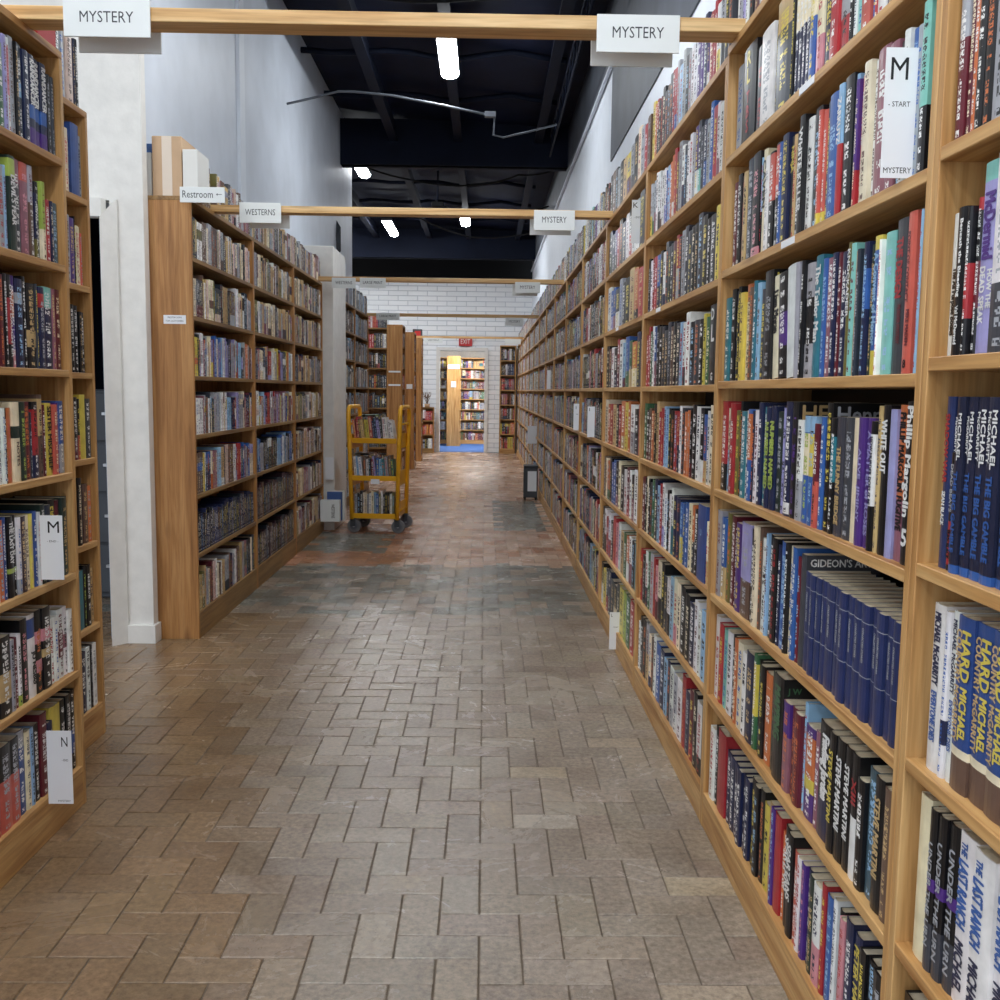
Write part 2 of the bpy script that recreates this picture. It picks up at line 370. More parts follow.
ROWS = [
('R1',7,2.992,23.5,[(34,'w',{}),(33,'s',{}),(33,'v',{}),(32,'w',{}),(41,'k',{}),(50,'m',{}),(48,'s',{}),(46,'w',{}),(54,'n',{}),(68,'c',{}),(65,'w',{}),(69,'r',{}),(65,'b',{}),(74,'k',{}),(76,'s',{}),(82,'m',{}),(91,'w',{})]),
('R1',6,2.944,24,[(67,'s',{}),(135,'k',{'h': 26,'k': 1,'t': [('R',0.81,0.95,0.5,0.85,'y','H'),('L',0.63,0.78,0.5,0.7,'y','H'),('T',0.43,0.54,0.5,0.7,'r','H'),('B',0.28,0.4,0.5,0.6,'r','H'),('S',0.13,0.25,0.5,0.6,'r','H')]}),(68,'d',{'f': 'r'}),(108,'w',{'h': 24,'f': 's'}),(26,'k',{}),(121,'z',{'h': 26.5,'f': 'y','b': [(0.72,1,'e')]}),(15,'k',{}),(30,'n',{'b': [(0.6,1,'c')],'f': 'w','h': 25}),(29,'n',{'b': [(0.6,1,'c')],'f': 'w','h': 25}),(28,'n',{'b': [(0.6,1,'c')],'f': 'w','h': 25}),(35,'n',{'b': [(0.6,1,'c')],'f': 'w','h': 25}),(40,'b',{'b': [(0.6,1,'c')]}),(45,'c',{'b': [(0,0.35,'h')],'f': 'r'}),(49,'n',{'h': 26}),(47,'r',{'f': 'w'}),(56,'s',{'b': [(0,0.3,'r')]}),(21,'k',{}),(21,'w',{}),(31,'a',{}),(44,'x',{}),(19,'b',{}),(19,'r',{}),(36,'w',{}),(35,'n',{}),(33,'t',{}),(32,'e',{}),(38,'k',{})]),
('R1',5,2.943,25.1,[(46,'m',{'f': 'w'}),(45,'k',{'f': 'w'}),(33,'u',{'f': 'r'}),(43,'e',{'f': 'k'}),(62,'z',{'h': 26.8,'f': 's'}),(68,'k',{'h': 26.8,'f': 'h','b': [(0,0.1,'h')]}),(9,'l',{'h': 24.8,'b': [(0,0.45,'k')]}),(37,'c',{'h': 26.3,'k': 1,'t': [('CAVEN',0.45,0.9,0.5,0.75,'k','V')]}),(36,'w',{'f': 's'}),(44,'k',{'f': 'w','b': [(0.5,0.98,'x')]}),(42,'k',{'f': 'w','b': [(0.5,0.98,'x')]}),(25,'b',{'f': 'w'}),(48,'n',{}),(31,'k',{'k': 1,'t': [('NINJA',0.66,0.9,0.5,0.8,'y','V')]}),(23,'e',{}),(30,'k',{}),(36,'k',{'f': 'w','h': 26.3,'k': 1,'t': [('WHITE KILLER',0.2,0.9,0.5,0.7,'w','V')]}),(42,'w',{'f': 'k'}),(47,'k',{'f': 'l','h': 25.8}),(19,'x',{'b': [(0,0.12,'y')]}),(25,'x',{'b': [(0,0.12,'y')]}),(25,'z',{'f': 'y','b': [(0,0.15,'y')]}),(54,'b',{'h': 25.3,'f': 'l'}),(29,'r',{'f': 'w','b': [(0.55,1,'l')],'k': 1,'t': [('ZARKUTZ',0.56,0.9,0.5,0.7,'w','V')]}),(49,'k',{'h': 26.3,'f': 'w'}),(16,'l',{}),(16,'p',{'b': [(0,0.3,'r')]}),(26,'x',{'f': 'w'}),(35,'c',{'f': 'u','h': 25.8}),(19,'w',{'f': 'u'}),(56,'q',{'h': 26.3,'f': 'w'}),(39,'q',{'f': 'w'}),(30,'k',{}),(25,'w',{'f': 'u'}),(24,'b',{}),(23,'s',{}),(30,'a',{'h': 27.4,'f': 'k','b': [(0,0.4,'k')]})]),
('R1',4,3.017,25.0,[(62,'t',{'h': 24.0}),(48,'k',{'f': 'w'}),(35,'n',{}),(34,'k',{'h': 26.0}),(44,'y',{'h': 24.0,'f': 'u'}),(54,'c',{'b': [(0.82,1,'o')],'f': 'u'}),(41,'u',{'f': 'o'}),(30,'t',{}),(39,'l',{'h': 25.0}),(38,'d',{'h': 23.0}),(73,'k',{'h': 27.0,'f': 's','s': [('MUS','y')]}),(69,'c',{'h': 25.0,'k': 1,'t': [('Liam Moran',0.45,0.85,0.5,0.6,'k','V')],'l': -5}),(65,'k',{'h': 25.0,'f': 'w','b': [(0.3,0.62,'p')],'l': -5}),(69,'w',{'h': 26.0,'l': -5,'k': 1}),(30,'s',{'h': 26.0,'l': -3,'k': 1}),(22,'k',{'h': 26.0}),(56,'s',{'h': 25.0,'b': [(0.3,0.7,'k')],'f': 'k'}),(47,'t',{'h': 26.0,'k': 1,'t': [('The Tailor Man',0.3,0.92,0.5,0.65,'w','V')]}),(32,'b',{'f': 'l'}),(37,'q',{'f': 'w'}),(30,'n',{'f': 'w'}),(23,'m',{'f': 'w'}),(34,'n',{'f': 'w'}),(22,'f',{'h': 26.0,'k': 1,'t': [('KNOCKADEER',0.45,0.95,0.5,0.7,'w','V')]}),(27,'a',{'h': 25.5}),(21,'e',{}),(16,'z',{'f': 's'}),(20,'n',{'f': 'v'}),(25,'n',{'b': [(0.5,0.8,'b')]}),(19,'j',{'f': 'e'}),(33,'b',{'h': 25.0,'k': 1,'b': [(0.9,1,'y'),(0,0.18,'y')],'t': [('A Convent of Honor',0.22,0.88,0.5,0.65,'l','V')]}),(9,'w',{}),(45,'a',{'h': 25.0,'f': 'l'}),(59,'d',{'h': 26.5,'k': 1,'t': [('THE DESIGN',0.5,0.88,0.35,0.45,'r','V'),('MURDER MYSTERY',0.2,0.45,0.5,0.25,'m','V')]}),(36,'x',{'h': 26.8,'k': 1,'t': [('POINT OF CONTACT',0.45,0.88,0.35,0.32,'m','V'),('MIKE MADEN',0.18,0.4,0.6,0.32,'m','V'),('8',0.04,0.09,0.5,0.5,'k','H')]}),(19,'k',{'h': 26.0,'f': 'w'}),(8,'l',{'h': 26.5})]),
('R1',3,3.033,25.2,[(65,'r',{'h': 26.2,'b': [(0,0.3,'k')],'f': 'w','s': [('','r')]}),(50,'c',{'b': [(0,0.5,'l')],'h': 24.2}),(48,'r',{'h': 25.7}),(47,'f',{'f': 'y'}),(23,'k',{}),(55,'t',{'f': 'w'}),(32,'w',{}),(42,'b',{'b': [(0.45,0.95,'o')],'f': 'w'}),(20,'n',{}),(40,'w',{}),(39,'n',{'h': 26.2}),(38,'t',{}),(37,'n',{'k': 1,'t': [('NUMBER NAMED',0.2,0.85,0.5,0.8,'i','V')]}),(44,'n',{'k': 1,'t': [('NUMBER NAMED',0.2,0.85,0.5,0.8,'i','V')]}),(43,'j',{'f': 's'}),(33,'v',{}),(48,'n',{'f': 'w','h': 26.7,'b': [(0.02,0.12,'w')]}),(46,'k',{'h': 26.7,'f': 'p','s': [('HEN','e')]}),(44,'w',{'h': 22.7,'b': [(0,0.4,'s')]}),(43,'b',{'h': 23.7,'b': [(0.85,1,'l'),(0.45,0.84,'c')],'f': 'i'}),(41,'b',{'h': 23.7,'b': [(0.85,1,'l'),(0.45,0.84,'y')],'f': 'l'}),(33,'x',{'h': 22.2,'b': [(0.45,1,'m')],'f': 'k'}),(26,'b',{'h': 23.7,'f': 'w'}),(38,'k',{'h': 26.7,'s': [('Henn','s')]}),(30,'k',{'h': 23.7,'f': 'w','b': [(0.85,1,'k'),(0.45,0.84,'t')]}),(47,'d',{'h': 24.0,'k': 1,'t': [('THE FUNNY BRIDGE',0.1,0.75,0.5,0.5,'e','V')]}),(50,'d',{'h': 24.0,'f': 's'}),(37,'c',{'h': 24.0,'k': 1}),(36,'p',{'h': 24.2,'k': 1,'t': [('ALIVE  JIMINY',0.1,0.85,0.5,0.5,'v','V')]}),(35,'p',{'h': 24.2,'k': 1,'t': [('A MATTER of ROSES',0.1,0.9,0.5,0.5,'v','V')]}),(24,'k',{'h': 23.7,'k': 1,'b': [(0.35,0.9,'w')],'t': [('HOW MURDER DOES IT BE',0.36,0.88,0.5,0.5,'n','V')]}),(19,'e',{'h': 26.5}),(36,'k',{'h': 26.7,'k': 1,'t': [('WHITE OUT',0.55,0.9,0.4,0.7,'w','V')]}),(31,'v',{'h': 26.0,'k': 1}),(42,'o',{'h': 26.8,'k': 1,'b': [(0,0.4,'q')],'t': [('PHILLIP MARGOLIN',0.45,0.95,0.5,0.55,'k','V'),('FUGITIVE',0.2,0.42,0.5,0.55,'k','V')]}),(40,'k',{'h': 27.4,'k': 1,'t': [('Phillip Margolin',0.3,0.97,0.4,0.75,'w','V'),('5',0.12,0.22,0.5,0.7,'w','H')]})]),
('R1',2,3.024,25.1,[(53,'s',{}),(51,'b',{'b': [(0,0.4,'e')]}),(50,'f',{}),(48,'m',{}),(23,'k',{}),(57,'p',{}),(97,'v',{'h': 25.6,'b': [(0,0.4,'u')],'f': 's'}),(41,'k',{}),(40,'c',{'h': 26.3}),(29,'u',{'h': 26.3}),(47,'w',{'h': 24.1}),(18,'l',{'h': 25.8}),(36,'k',{'h': 25.8,'f': 'w'}),(43,'k',{'f': 'r','h': 25.6}),(25,'n',{}),(49,'b',{'h': 25.6,'f': 'l'}),(24,'k',{'f': 'w'}),(31,'c',{'h': 25.6,'f': 'b'}),(30,'b',{'h': 25.8}),(22,'m',{'h': 24.1,'f': 'l'}),(36,'d',{'h': 25.1,'k': 1,'s': [("GIDEON'S ART",'w')]}),(42,'N',{'h': 21.8,'k': 1,'b': [(0.845,0.852,'s'),(0.38,0.387,'s')],'f': 'e','t': [('COLLECTED STORIES',0.5,0.8,0.5,0.2,'s','V')]}),(34,'N',{'h': 21.8,'k': 1,'b': [(0.845,0.852,'s'),(0.38,0.387,'s')],'f': 'e','t': [('COLLECTED STORIES',0.5,0.8,0.5,0.2,'s','V')]}),(33,'N',{'h': 21.8,'k': 1,'b': [(0.845,0.852,'s'),(0.38,0.387,'s')],'f': 'e','t': [('COLLECTED STORIES',0.5,0.8,0.5,0.2,'s','V')]}),(32,'N',{'h': 21.8,'k': 1,'b': [(0.845,0.852,'s'),(0.38,0.387,'s')],'f': 'e','t': [('COLLECTED STORIES',0.5,0.8,0.5,0.2,'s','V')]}),(49,'N',{'h': 21.8,'k': 1,'b': [(0.845,0.852,'s'),(0.38,0.387,'s')],'f': 'e','t': [('COLLECTED STORIES',0.5,0.8,0.5,0.2,'s','V')]}),(41,'N',{'h': 21.8,'k': 1,'b': [(0.845,0.852,'s'),(0.38,0.387,'s')],'f': 'e','t': [('COLLECTED STORIES',0.5,0.8,0.5,0.2,'s','V')]}),(39,'N',{'h': 21.8,'k': 1,'b': [(0.845,0.852,'s'),(0.38,0.387,'s')],'f': 'e','t': [('COLLECTED STORIES',0.5,0.8,0.5,0.2,'s','V')]}),(38,'N',{'h': 21.8,'k': 1,'b': [(0.845,0.852,'s'),(0.38,0.387,'s')],'f': 'e','t': [('COLLECTED STORIES',0.5,0.8,0.5,0.2,'s','V')]}),(41,'N',{'h': 21.8,'k': 1,'b': [(0.845,0.852,'s'),(0.38,0.387,'s')],'f': 'e','t': [('COLLECTED STORIES',0.5,0.8,0.5,0.2,'s','V')]}),(40,'N',{'h': 21.8,'k': 1,'b': [(0.845,0.852,'s'),(0.38,0.387,'s')],'f': 'e','t': [('COLLECTED STORIES',0.5,0.8,0.5,0.2,'s','V')]}),(38,'N',{'h': 21.8,'k': 1,'b': [(0.845,0.852,'s'),(0.38,0.387,'s')],'f': 'e','t': [('COLLECTED STORIES',0.5,0.8,0.5,0.2,'s','V')]}),(36,'N',{'h': 21.8,'k': 1,'b': [(0.845,0.852,'s'),(0.38,0.387,'s')],'f': 'e','t': [('COLLECTED STORIES',0.5,0.8,0.5,0.2,'s','V')]}),(35,'N',{'h': 21.8,'k': 1,'b': [(0.845,0.852,'s'),(0.38,0.387,'s')],'f': 'e','t': [('COLLECTED STORIES',0.5,0.8,0.5,0.2,'s','V')]}),(30,'N',{'h': 21.8,'k': 1,'b': [(0.845,0.852,'s'),(0.38,0.387,'s')],'f': 'e','t': [('COLLECTED STORIES',0.5,0.8,0.5,0.2,'s','V')]})]),
('R1',1,2.975,24,[(53,'w',{'f': 'r'}),(51,'r',{}),(49,'a',{}),(60,'w',{'f': 'k'}),(35,'k',{}),(34,'o',{}),(55,'c',{}),(42,'w',{'f': 'k'}),(71,'n',{'h': 24}),(29,'g',{'b': [(0.35,0.9,'y')]}),(29,'k',{'f': 't'}),(37,'k',{'f': 'y'}),(54,'o',{'f': 'w'}),(43,'j',{'f': 'u'}),(74,'k',{'h': 25.5,'k': 1,'t': [('MAPPING',0.4,0.9,0.5,0.6,'g','V')],'s': [('M','g'),('J W','g')]}),(47,'q',{'h': 21,'f': 'o','b': [(0.62,1,'p')]}),(38,'m',{'h': 21,'f': 'o'}),(43,'m',{'h': 21,'f': 'o'}),(21,'l',{'h': 24.5}),(61,'p',{'h': 20.5,'b': [(0.45,0.9,'o'),(0.3,0.45,'y')],'f': 'w'}),(32,'q',{'h': 21}),(74,'k',{'h': 24.5,'k': 1,'b': [(0,0.35,'n')],'t': [('Finding Jordan',0.35,0.9,0.5,0.7,'w','V')]}),(35,'k',{'h': 24.5,'k': 1,'t': [('STEVE MARTINI',0.25,0.85,0.45,0.6,'y','V')]}),(45,'k',{'h': 24.5,'k': 1,'t': [('STEVE MARTINI',0.25,0.85,0.45,0.6,'w','V')]}),(38,'k',{'h': 24.5,'k': 1,'t': [('STEVE MARTINI',0.25,0.85,0.45,0.6,'w','V')]}),(36,'k',{'h': 24.5,'k': 1,'b': [(0,0.5,'w')],'t': [('XIII',0.6,0.8,0.5,0.6,'r','V')]}),(35,'k',{'h': 21,'f': 'w'}),(43,'T',{'h': 24.5,'f': 'l'}),(41,'k',{'h': 24.5,'k': 1,'t': [('STEVE MARTINI',0.25,0.85,0.45,0.6,'e','V')]}),(31,'u',{'f': 'e','h': 24})]),
('R1',0,2.967,23,[(54,'w',{'f': 'r'}),(39,'k',{}),(88,'r',{'h': 24.5,'k': 1,'s': [('','r')]}),(48,'n',{'f': 'w','h': 21}),(46,'n',{'f': 'w','h': 21}),(45,'n',{'f': 'w','h': 21}),(44,'n',{'f': 'w','h': 21}),(42,'n',{'f': 'w','h': 21}),(41,'n',{}),(49,'k',{'h': 23.5}),(38,'k',{'h': 23.5}),(37,'k',{'h': 24}),(45,'y',{'h': 22,'f': 'k'}),(35,'e',{'h': 24}),(25,'p',{}),(49,'r',{'h': 24,'k': 1}),(24,'o',{'f': 'w'}),(39,'k',{'h': 24,'k': 1,'t': [('SPARTANS',0.35,0.9,0.5,0.7,'w','V')]}),(38,'k',{'h': 24,'k': 1,'t': [('SPARTANS',0.35,0.9,0.5,0.7,'w','V')]}),(29,'x',{'f': 'w','h': 21.5}),(28,'w',{'h': 21.5}),(28,'p',{'h': 21.5,'f': 'h'}),(27,'n',{'h': 21.5,'f': 'w'}),(33,'j',{'h': 21.5}),(44,'w',{'h': 21.5,'b': [(0,0.4,'h')]}),(25,'r',{'h': 23.5}),(36,'b',{'h': 22.5,'f': 'l'}),(23,'w',{'h': 23.5}),(23,'k',{'f': 'g'}),(28,'h',{'f': 'r','h': 22}),(37,'n',{'f': 'w','h': 23.5,'b': [(0.3,0.9,'n')]}),(36,'n',{'h': 22.5,'k': 1,'t': [('PETER MAY',0.35,0.9,0.5,0.6,'y','V')]}),(30,'k',{'h': 21.5,'f': 'y'}),(38,'k',{'h': 21.5,'k': 1,'t': [('LOCKED',0.4,0.9,0.5,0.6,'i','V')]}),(41,'k',{'h': 21.5,'f': 's'})]),
('R0',5,1.554,23.5,[(28,'m',{'f': 'w','h': 25,'b': [(0.6,1,'s')]}),(18,'m',{'h': 25}),(15,'o',{'h': 24}),(23,'k',{'f': 'w','h': 25}),(28,'k',{'f': 'o','h': 24}),(45,'s',{'h': 25}),(45,'k',{}),(46,'w',{}),(54,'n',{}),(49,'r',{}),(54,'k',{}),(57,'b',{})]),
('R0',4,1.552,23.5,[(33,'w',{'h': 21.5,'k': 1,'t': [('The All Purpose Bodies',0.15,0.62,0.5,0.55,'k','V')]}),(28,'k',{'h': 21.8,'k': 1,'t': [('Beneath the Bleeding',0.4,0.92,0.6,0.42,'w','V'),('Val McDermid',0.08,0.34,0.6,0.36,'w','V')]}),(15,'k',{'h': 21.5,'b': [(0.25,0.62,'r')],'f': 'w'}),(15,'k',{'h': 22.5,'b': [(0.92,1,'r'),(0.3,0.6,'m')],'f': 'w'}),(49,'v',{'h': 27,'k': 1,'b': [(0.9,1,'a')],'t': [('McDermid',0.5,0.84,0.5,0.6,'p','V'),('HOW THE',0.24,0.44,0.72,0.28,'w','V'),('DEAD SPEAK',0.16,0.46,0.3,0.3,'w','V')]}),(56,'w',{'h': 27.5,'b': [(0,0.35,'d')],'f': 's'}),(45,'k',{}),(46,'t',{}),(53,'m',{}),(58,'w',{}),(61,'n',{}),(62,'k',{})]),
('R0',3,1.534,23.5,[(27,'N',{'h': 26.4,'k': 1,'t': [('SHADOW WAR',0.5,0.9,0.4,0.5,'r','V'),('SEAN BLACK',0.25,0.45,0.4,0.4,'w','V')]}),(20,'k',{'h': 18,'k': 1,'b': [(0.05,0.42,'r')],'t': [('DEAD BEATS',0.5,0.9,0.5,0.4,'s','V'),('SEAN BLACK',0.1,0.35,0.5,0.5,'k','V')]}),(26,'K',{'h': 26.4,'k': 1,'b': [(0,0.05,'b')],'t': [('MICHAEL',0.62,0.93,0.68,0.38,'w','V'),('McGARRITY',0.62,0.95,0.28,0.22,'w','V'),('THE BIG GAMBLE',0.12,0.58,0.5,0.45,'b','V')]}),(28,'K',{'h': 26.4,'k': 1,'b': [(0,0.05,'b')],'t': [('MICHAEL',0.62,0.93,0.68,0.38,'w','V'),('McGARRITY',0.62,0.95,0.28,0.22,'w','V'),('THE BIG GAMBLE',0.12,0.58,0.5,0.45,'b','V')]}),(35,'K',{'h': 26.4,'k': 1,'b': [(0,0.05,'b')],'t': [('MICHAEL',0.62,0.93,0.68,0.38,'w','V'),('McGARRITY',0.62,0.95,0.28,0.22,'w','V'),('THE BIG GAMBLE',0.12,0.58,0.5,0.45,'b','V')]}),(36,'K',{'h': 26.4,'k': 1,'b': [(0,0.05,'b')],'t': [('MICHAEL',0.62,0.93,0.68,0.38,'w','V'),('McGARRITY',0.62,0.95,0.28,0.22,'w','V'),('THE BIG GAMBLE',0.12,0.58,0.5,0.45,'b','V')]}),(37,'K',{'h': 26.4,'k': 1,'b': [(0,0.05,'b')],'t': [('MICHAEL',0.62,0.93,0.68,0.38,'w','V'),('McGARRITY',0.62,0.95,0.28,0.22,'w','V'),('THE BIG GAMBLE',0.12,0.58,0.5,0.45,'b','V')]}),(40,'K',{'h': 26.4,'k': 1,'b': [(0,0.05,'b')],'t': [('MICHAEL',0.62,0.93,0.68,0.38,'w','V'),('McGARRITY',0.62,0.95,0.28,0.22,'w','V'),('THE BIG GAMBLE',0.12,0.58,0.5,0.45,'b','V')]}),(49,'k',{}),(64,'w',{}),(67,'r',{}),(68,'n',{})]),
('R0',2,1.528,23.5,[(39,'w',{'h': 26.5,'k': 1,'t': [('MICHAEL McGARRITY',0.52,0.95,0.5,0.5,'n','V'),('EVERYONE DIES',0.18,0.48,0.5,0.45,'b','V')]}),(17,'w',{'h': 26,'b': [(0.2,0.35,'n')],'f': 'b'}),(23,'w',{'h': 26.5,'k': 1,'t': [('MICHAEL McGARRITY',0.52,0.95,0.5,0.5,'n','V'),('EVERYONE DIES',0.18,0.48,0.5,0.45,'b','V')]}),(50,'B',{'h': 26.4,'k': 1,'b': [(0,0.2,'u'),(0.2,0.25,'c')],'t': [('HARD',0.64,0.92,0.65,0.5,'y','V'),('COUNTRY',0.62,0.92,0.22,0.32,'e','V'),('MICHAEL',0.3,0.6,0.65,0.42,'y','V'),('McGARRITY',0.28,0.6,0.22,0.28,'e','V')]}),(50,'B',{'h': 26.4,'k': 1,'b': [(0,0.2,'u'),(0.2,0.25,'c')],'t': [('HARD',0.64,0.92,0.65,0.5,'y','V'),('COUNTRY',0.62,0.92,0.22,0.32,'e','V'),('MICHAEL',0.3,0.6,0.65,0.42,'y','V'),('McGARRITY',0.28,0.6,0.22,0.28,'e','V')]}),(49,'B',{'h': 26.4,'k': 1,'b': [(0,0.2,'u'),(0.2,0.25,'c')],'t': [('HARD',0.64,0.92,0.65,0.5,'y','V'),('COUNTRY',0.62,0.92,0.22,0.32,'e','V'),('MICHAEL',0.3,0.6,0.65,0.42,'y','V'),('McGARRITY',0.28,0.6,0.22,0.28,'e','V')]}),(51,'B',{'h': 26.4,'k': 1,'b': [(0,0.2,'u'),(0.2,0.25,'c')],'t': [('HARD',0.64,0.92,0.65,0.5,'y','V'),('COUNTRY',0.62,0.92,0.22,0.32,'e','V'),('MICHAEL',0.3,0.6,0.65,0.42,'y','V'),('McGARRITY',0.28,0.6,0.22,0.28,'e','V')]}),(54,'B',{'h': 26.4,'k': 1,'b': [(0,0.2,'u'),(0.2,0.25,'c')],'t': [('HARD',0.64,0.92,0.65,0.5,'y','V'),('COUNTRY',0.62,0.92,0.22,0.32,'e','V'),('MICHAEL',0.3,0.6,0.65,0.42,'y','V'),('McGARRITY',0.28,0.6,0.22,0.28,'e','V')]}),(64,'s',{}),(67,'k',{}),(68,'m',{})]),
('R0',1,1.537,23.5,[(41,'c',{'h': 27,'f': 'e','s': [('H M','o')],'k': 1}),(25,'k',{'h': 26.2,'k': 1,'b': [(0.5,0.58,'p'),(0,0.3,'d')],'t': [('UNDER THE URN',0.1,0.85,0.5,0.5,'s','V')]}),(28,'k',{'h': 26.2,'k': 1,'b': [(0.5,0.58,'p'),(0,0.3,'d')],'t': [('UNDER THE URN',0.1,0.85,0.5,0.5,'s','V')]}),(33,'k',{'h': 26.2,'k': 1,'b': [(0.5,0.58,'p'),(0,0.3,'d')],'t': [('UNDER THE URN',0.1,0.85,0.5,0.5,'s','V')]}),(56,'w',{'h': 26.5,'k': 1,'t': [('THE',0.87,0.95,0.35,0.3,'b','V'),('LAST RANCH',0.46,0.84,0.35,0.5,'b','V'),('MICHAEL',0.08,0.38,0.35,0.45,'n','V')]}),(58,'w',{'h': 26.5,'k': 1,'t': [('THE',0.87,0.95,0.35,0.3,'b','V'),('LAST RANCH',0.46,0.84,0.35,0.5,'b','V'),('MICHAEL',0.08,0.38,0.35,0.45,'n','V')]}),(58,'w',{'h': 26.5,'k': 1,'t': [('THE',0.87,0.95,0.35,0.3,'b','V'),('LAST RANCH',0.46,0.84,0.35,0.5,'b','V'),('MICHAEL',0.08,0.38,0.35,0.45,'n','V')]}),(61,'w',{'h': 26.5,'k': 1,'t': [('THE',0.87,0.95,0.35,0.3,'b','V'),('LAST RANCH',0.46,0.84,0.35,0.5,'b','V'),('MICHAEL',0.08,0.38,0.35,0.45,'n','V')]}),(66,'k',{}),(69,'s',{}),(86,'n',{})]),
('R0',0,1.55,23.5,[(95,'k',{'h': 24}),(85,'n',{}),(77,'w',{}),(69,'r',{}),(98,'k',{}),(84,'t',{}),(91,'w',{})]),
('L1',6,2.639,23.5,[(50,'w',{}),(42,'k',{}),(37,'n',{}),(39,'g',{}),(28,'v',{'h': 25}),(23,'w',{'h': 25,'b': [(0.4,0.9,'h')]}),(35,'s',{'h': 26}),(24,'k',{'h': 25.5}),(31,'z',{'h': 25.5,'b': [(0.45,0.6,'l')]}),(38,'n',{'h': 25}),(45,'n',{'h': 25,'k': 1,'b': [(0.3,0.45,'b'),(0,0.2,'p')],'t': [('RAINDANCER',0.45,0.95,0.5,0.65,'w','V')]}),(47,'n',{'h': 25,'k': 1,'b': [(0.3,0.45,'b'),(0,0.2,'p')],'t': [('RAINDANCER',0.45,0.95,0.5,0.65,'w','V')]}),(48,'n',{'h': 25,'k': 1,'b': [(0.3,0.45,'b'),(0,0.2,'p')],'t': [('RAINDANCER',0.45,0.95,0.5,0.65,'w','V')]}),(28,'k',{'h': 23}),(29,'z',{'h': 23})]),
('L1',5,2.611,23.5,[(50,'k',{}),(52,'r',{}),(38,'c',{}),(39,'s',{'f': 'r','h': 22}),(17,'l',{'h': 22.5}),(41,'j',{'h': 25.5,'k': 1,'b': [(0.78,0.97,'i')],'t': [("DEVIL'S FEAR",0.28,0.8,0.5,0.65,'w','V')]}),(42,'d',{'h': 25.5,'f': 'w','b': [(0.75,1,'q')]}),(49,'q',{'h': 25.5,'b': [(0.8,1,'x')],'f': 'h'}),(32,'s',{'h': 25.5,'b': [(0,0.6,'u')]}),(19,'n',{'h': 18.5,'b': [(0,0.3,'f')]}),(26,'k',{'h': 22}),(27,'i',{'h': 22.5,'b': [(0,0.4,'c')]}),(34,'r',{'h': 18}),(21,'n',{'h': 18}),(43,'T',{'h': 18,'f': 'l'})]),
('L1',4,2.584,23.5,[(50,'n',{}),(52,'k',{}),(33,'w',{}),(33,'m',{}),(23,'k',{'h': 25}),(35,'r',{'h': 25,'k': 1,'b': [(0.75,1,'k'),(0,0.25,'k')],'t': [('DYING DAUGHTER',0.1,0.9,0.7,0.4,'w','V')]}),(24,'p',{'h': 25,'b': [(0.55,0.85,'o'),(0,0.2,'h')],'f': 'w'}),(49,'n',{'h': 24.5,'b': [(0.72,0.84,'s')],'f': 'l'}),(25,'k',{'h': 25.5,'f': 'w'}),(58,'k',{'h': 24,'f': 'e','b': [(0.25,0.45,'e')]}),(13,'d',{}),(40,'n',{'h': 23.5,'b': [(0.75,0.92,'r')],'f': 's'}),(69,'n',{'h': 24,'b': [(0.75,1,'a')],'f': 'w'}),(29,'q',{'h': 24,'f': 'e'}),(37,'m',{'h': 24})]),
('L1',3,2.556,23.5,[(51,'k',{}),(53,'b',{}),(33,'y',{}),(33,'w',{}),(17,'w',{'h': 20.5,'k': 1}),(11,'k',{'h': 20.5}),(35,'o',{'h': 20.5,'f': 'x'}),(42,'c',{'h': 22,'k': 1,'b': [(0.55,0.7,'j')],'t': [('NOTES',0.2,0.5,0.5,0.4,'u','V')]}),(37,'j',{'h': 22,'f': 'i'}),(44,'m',{'h': 22,'f': 'o'}),(19,'z',{'h': 19,'f': 's'}),(40,'r',{'h': 22,'b': [(0,0.3,'n'),(0.9,1,'k')],'f': 'k'}),(34,'u',{'h': 24,'b': [(0.5,0.95,'e')],'f': 'k'}),(21,'m',{'f': 'w','h': 21}),(49,'y',{'h': 21.5,'k': 1,'t': [('SISTER MISCHIEF',0.08,0.95,0.6,0.6,'k','V')]}),(29,'x',{'h': 21}),(22,'p',{'h': 21.5,'f': 's'}),(45,'b',{'h': 22,'b': [(0,0.4,'s')]})]),
('L1',2,2.528,23.5,[(51,'r',{}),(53,'k',{}),(38,'w',{}),(34,'o',{'h': 22}),(23,'b',{'h': 22.5,'b': [(0,1,'B')]}),(35,'k',{'h': 22.5,'k': 1,'b': [(0.3,0.36,'i')],'t': [('THE LAST DAY',0.42,0.93,0.5,0.65,'w','V')]}),(24,'k',{'h': 22.5,'k': 1,'b': [(0.3,0.36,'i')],'t': [('THE LAST DAY',0.42,0.93,0.5,0.65,'w','V')]}),(24,'w',{'h': 21.5,'b': [(0,0.2,'s')]}),(37,'m',{'h': 21.5,'b': [(0,1,'M')]}),(32,'c',{'h': 21.5,'f': 'u'}),(26,'y',{'h': 21.5,'f': 'e'}),(26,'B',{'h': 22}),(20,'w',{'h': 21.5,'f': 'h'}),(34,'j',{'h': 23.5,'f': 'w'}),(35,'z',{'h': 23}),(50,'k',{}),(37,'m',{'h': 23.5}),(38,'j',{'h': 24}),(23,'k',{'h': 24})]),
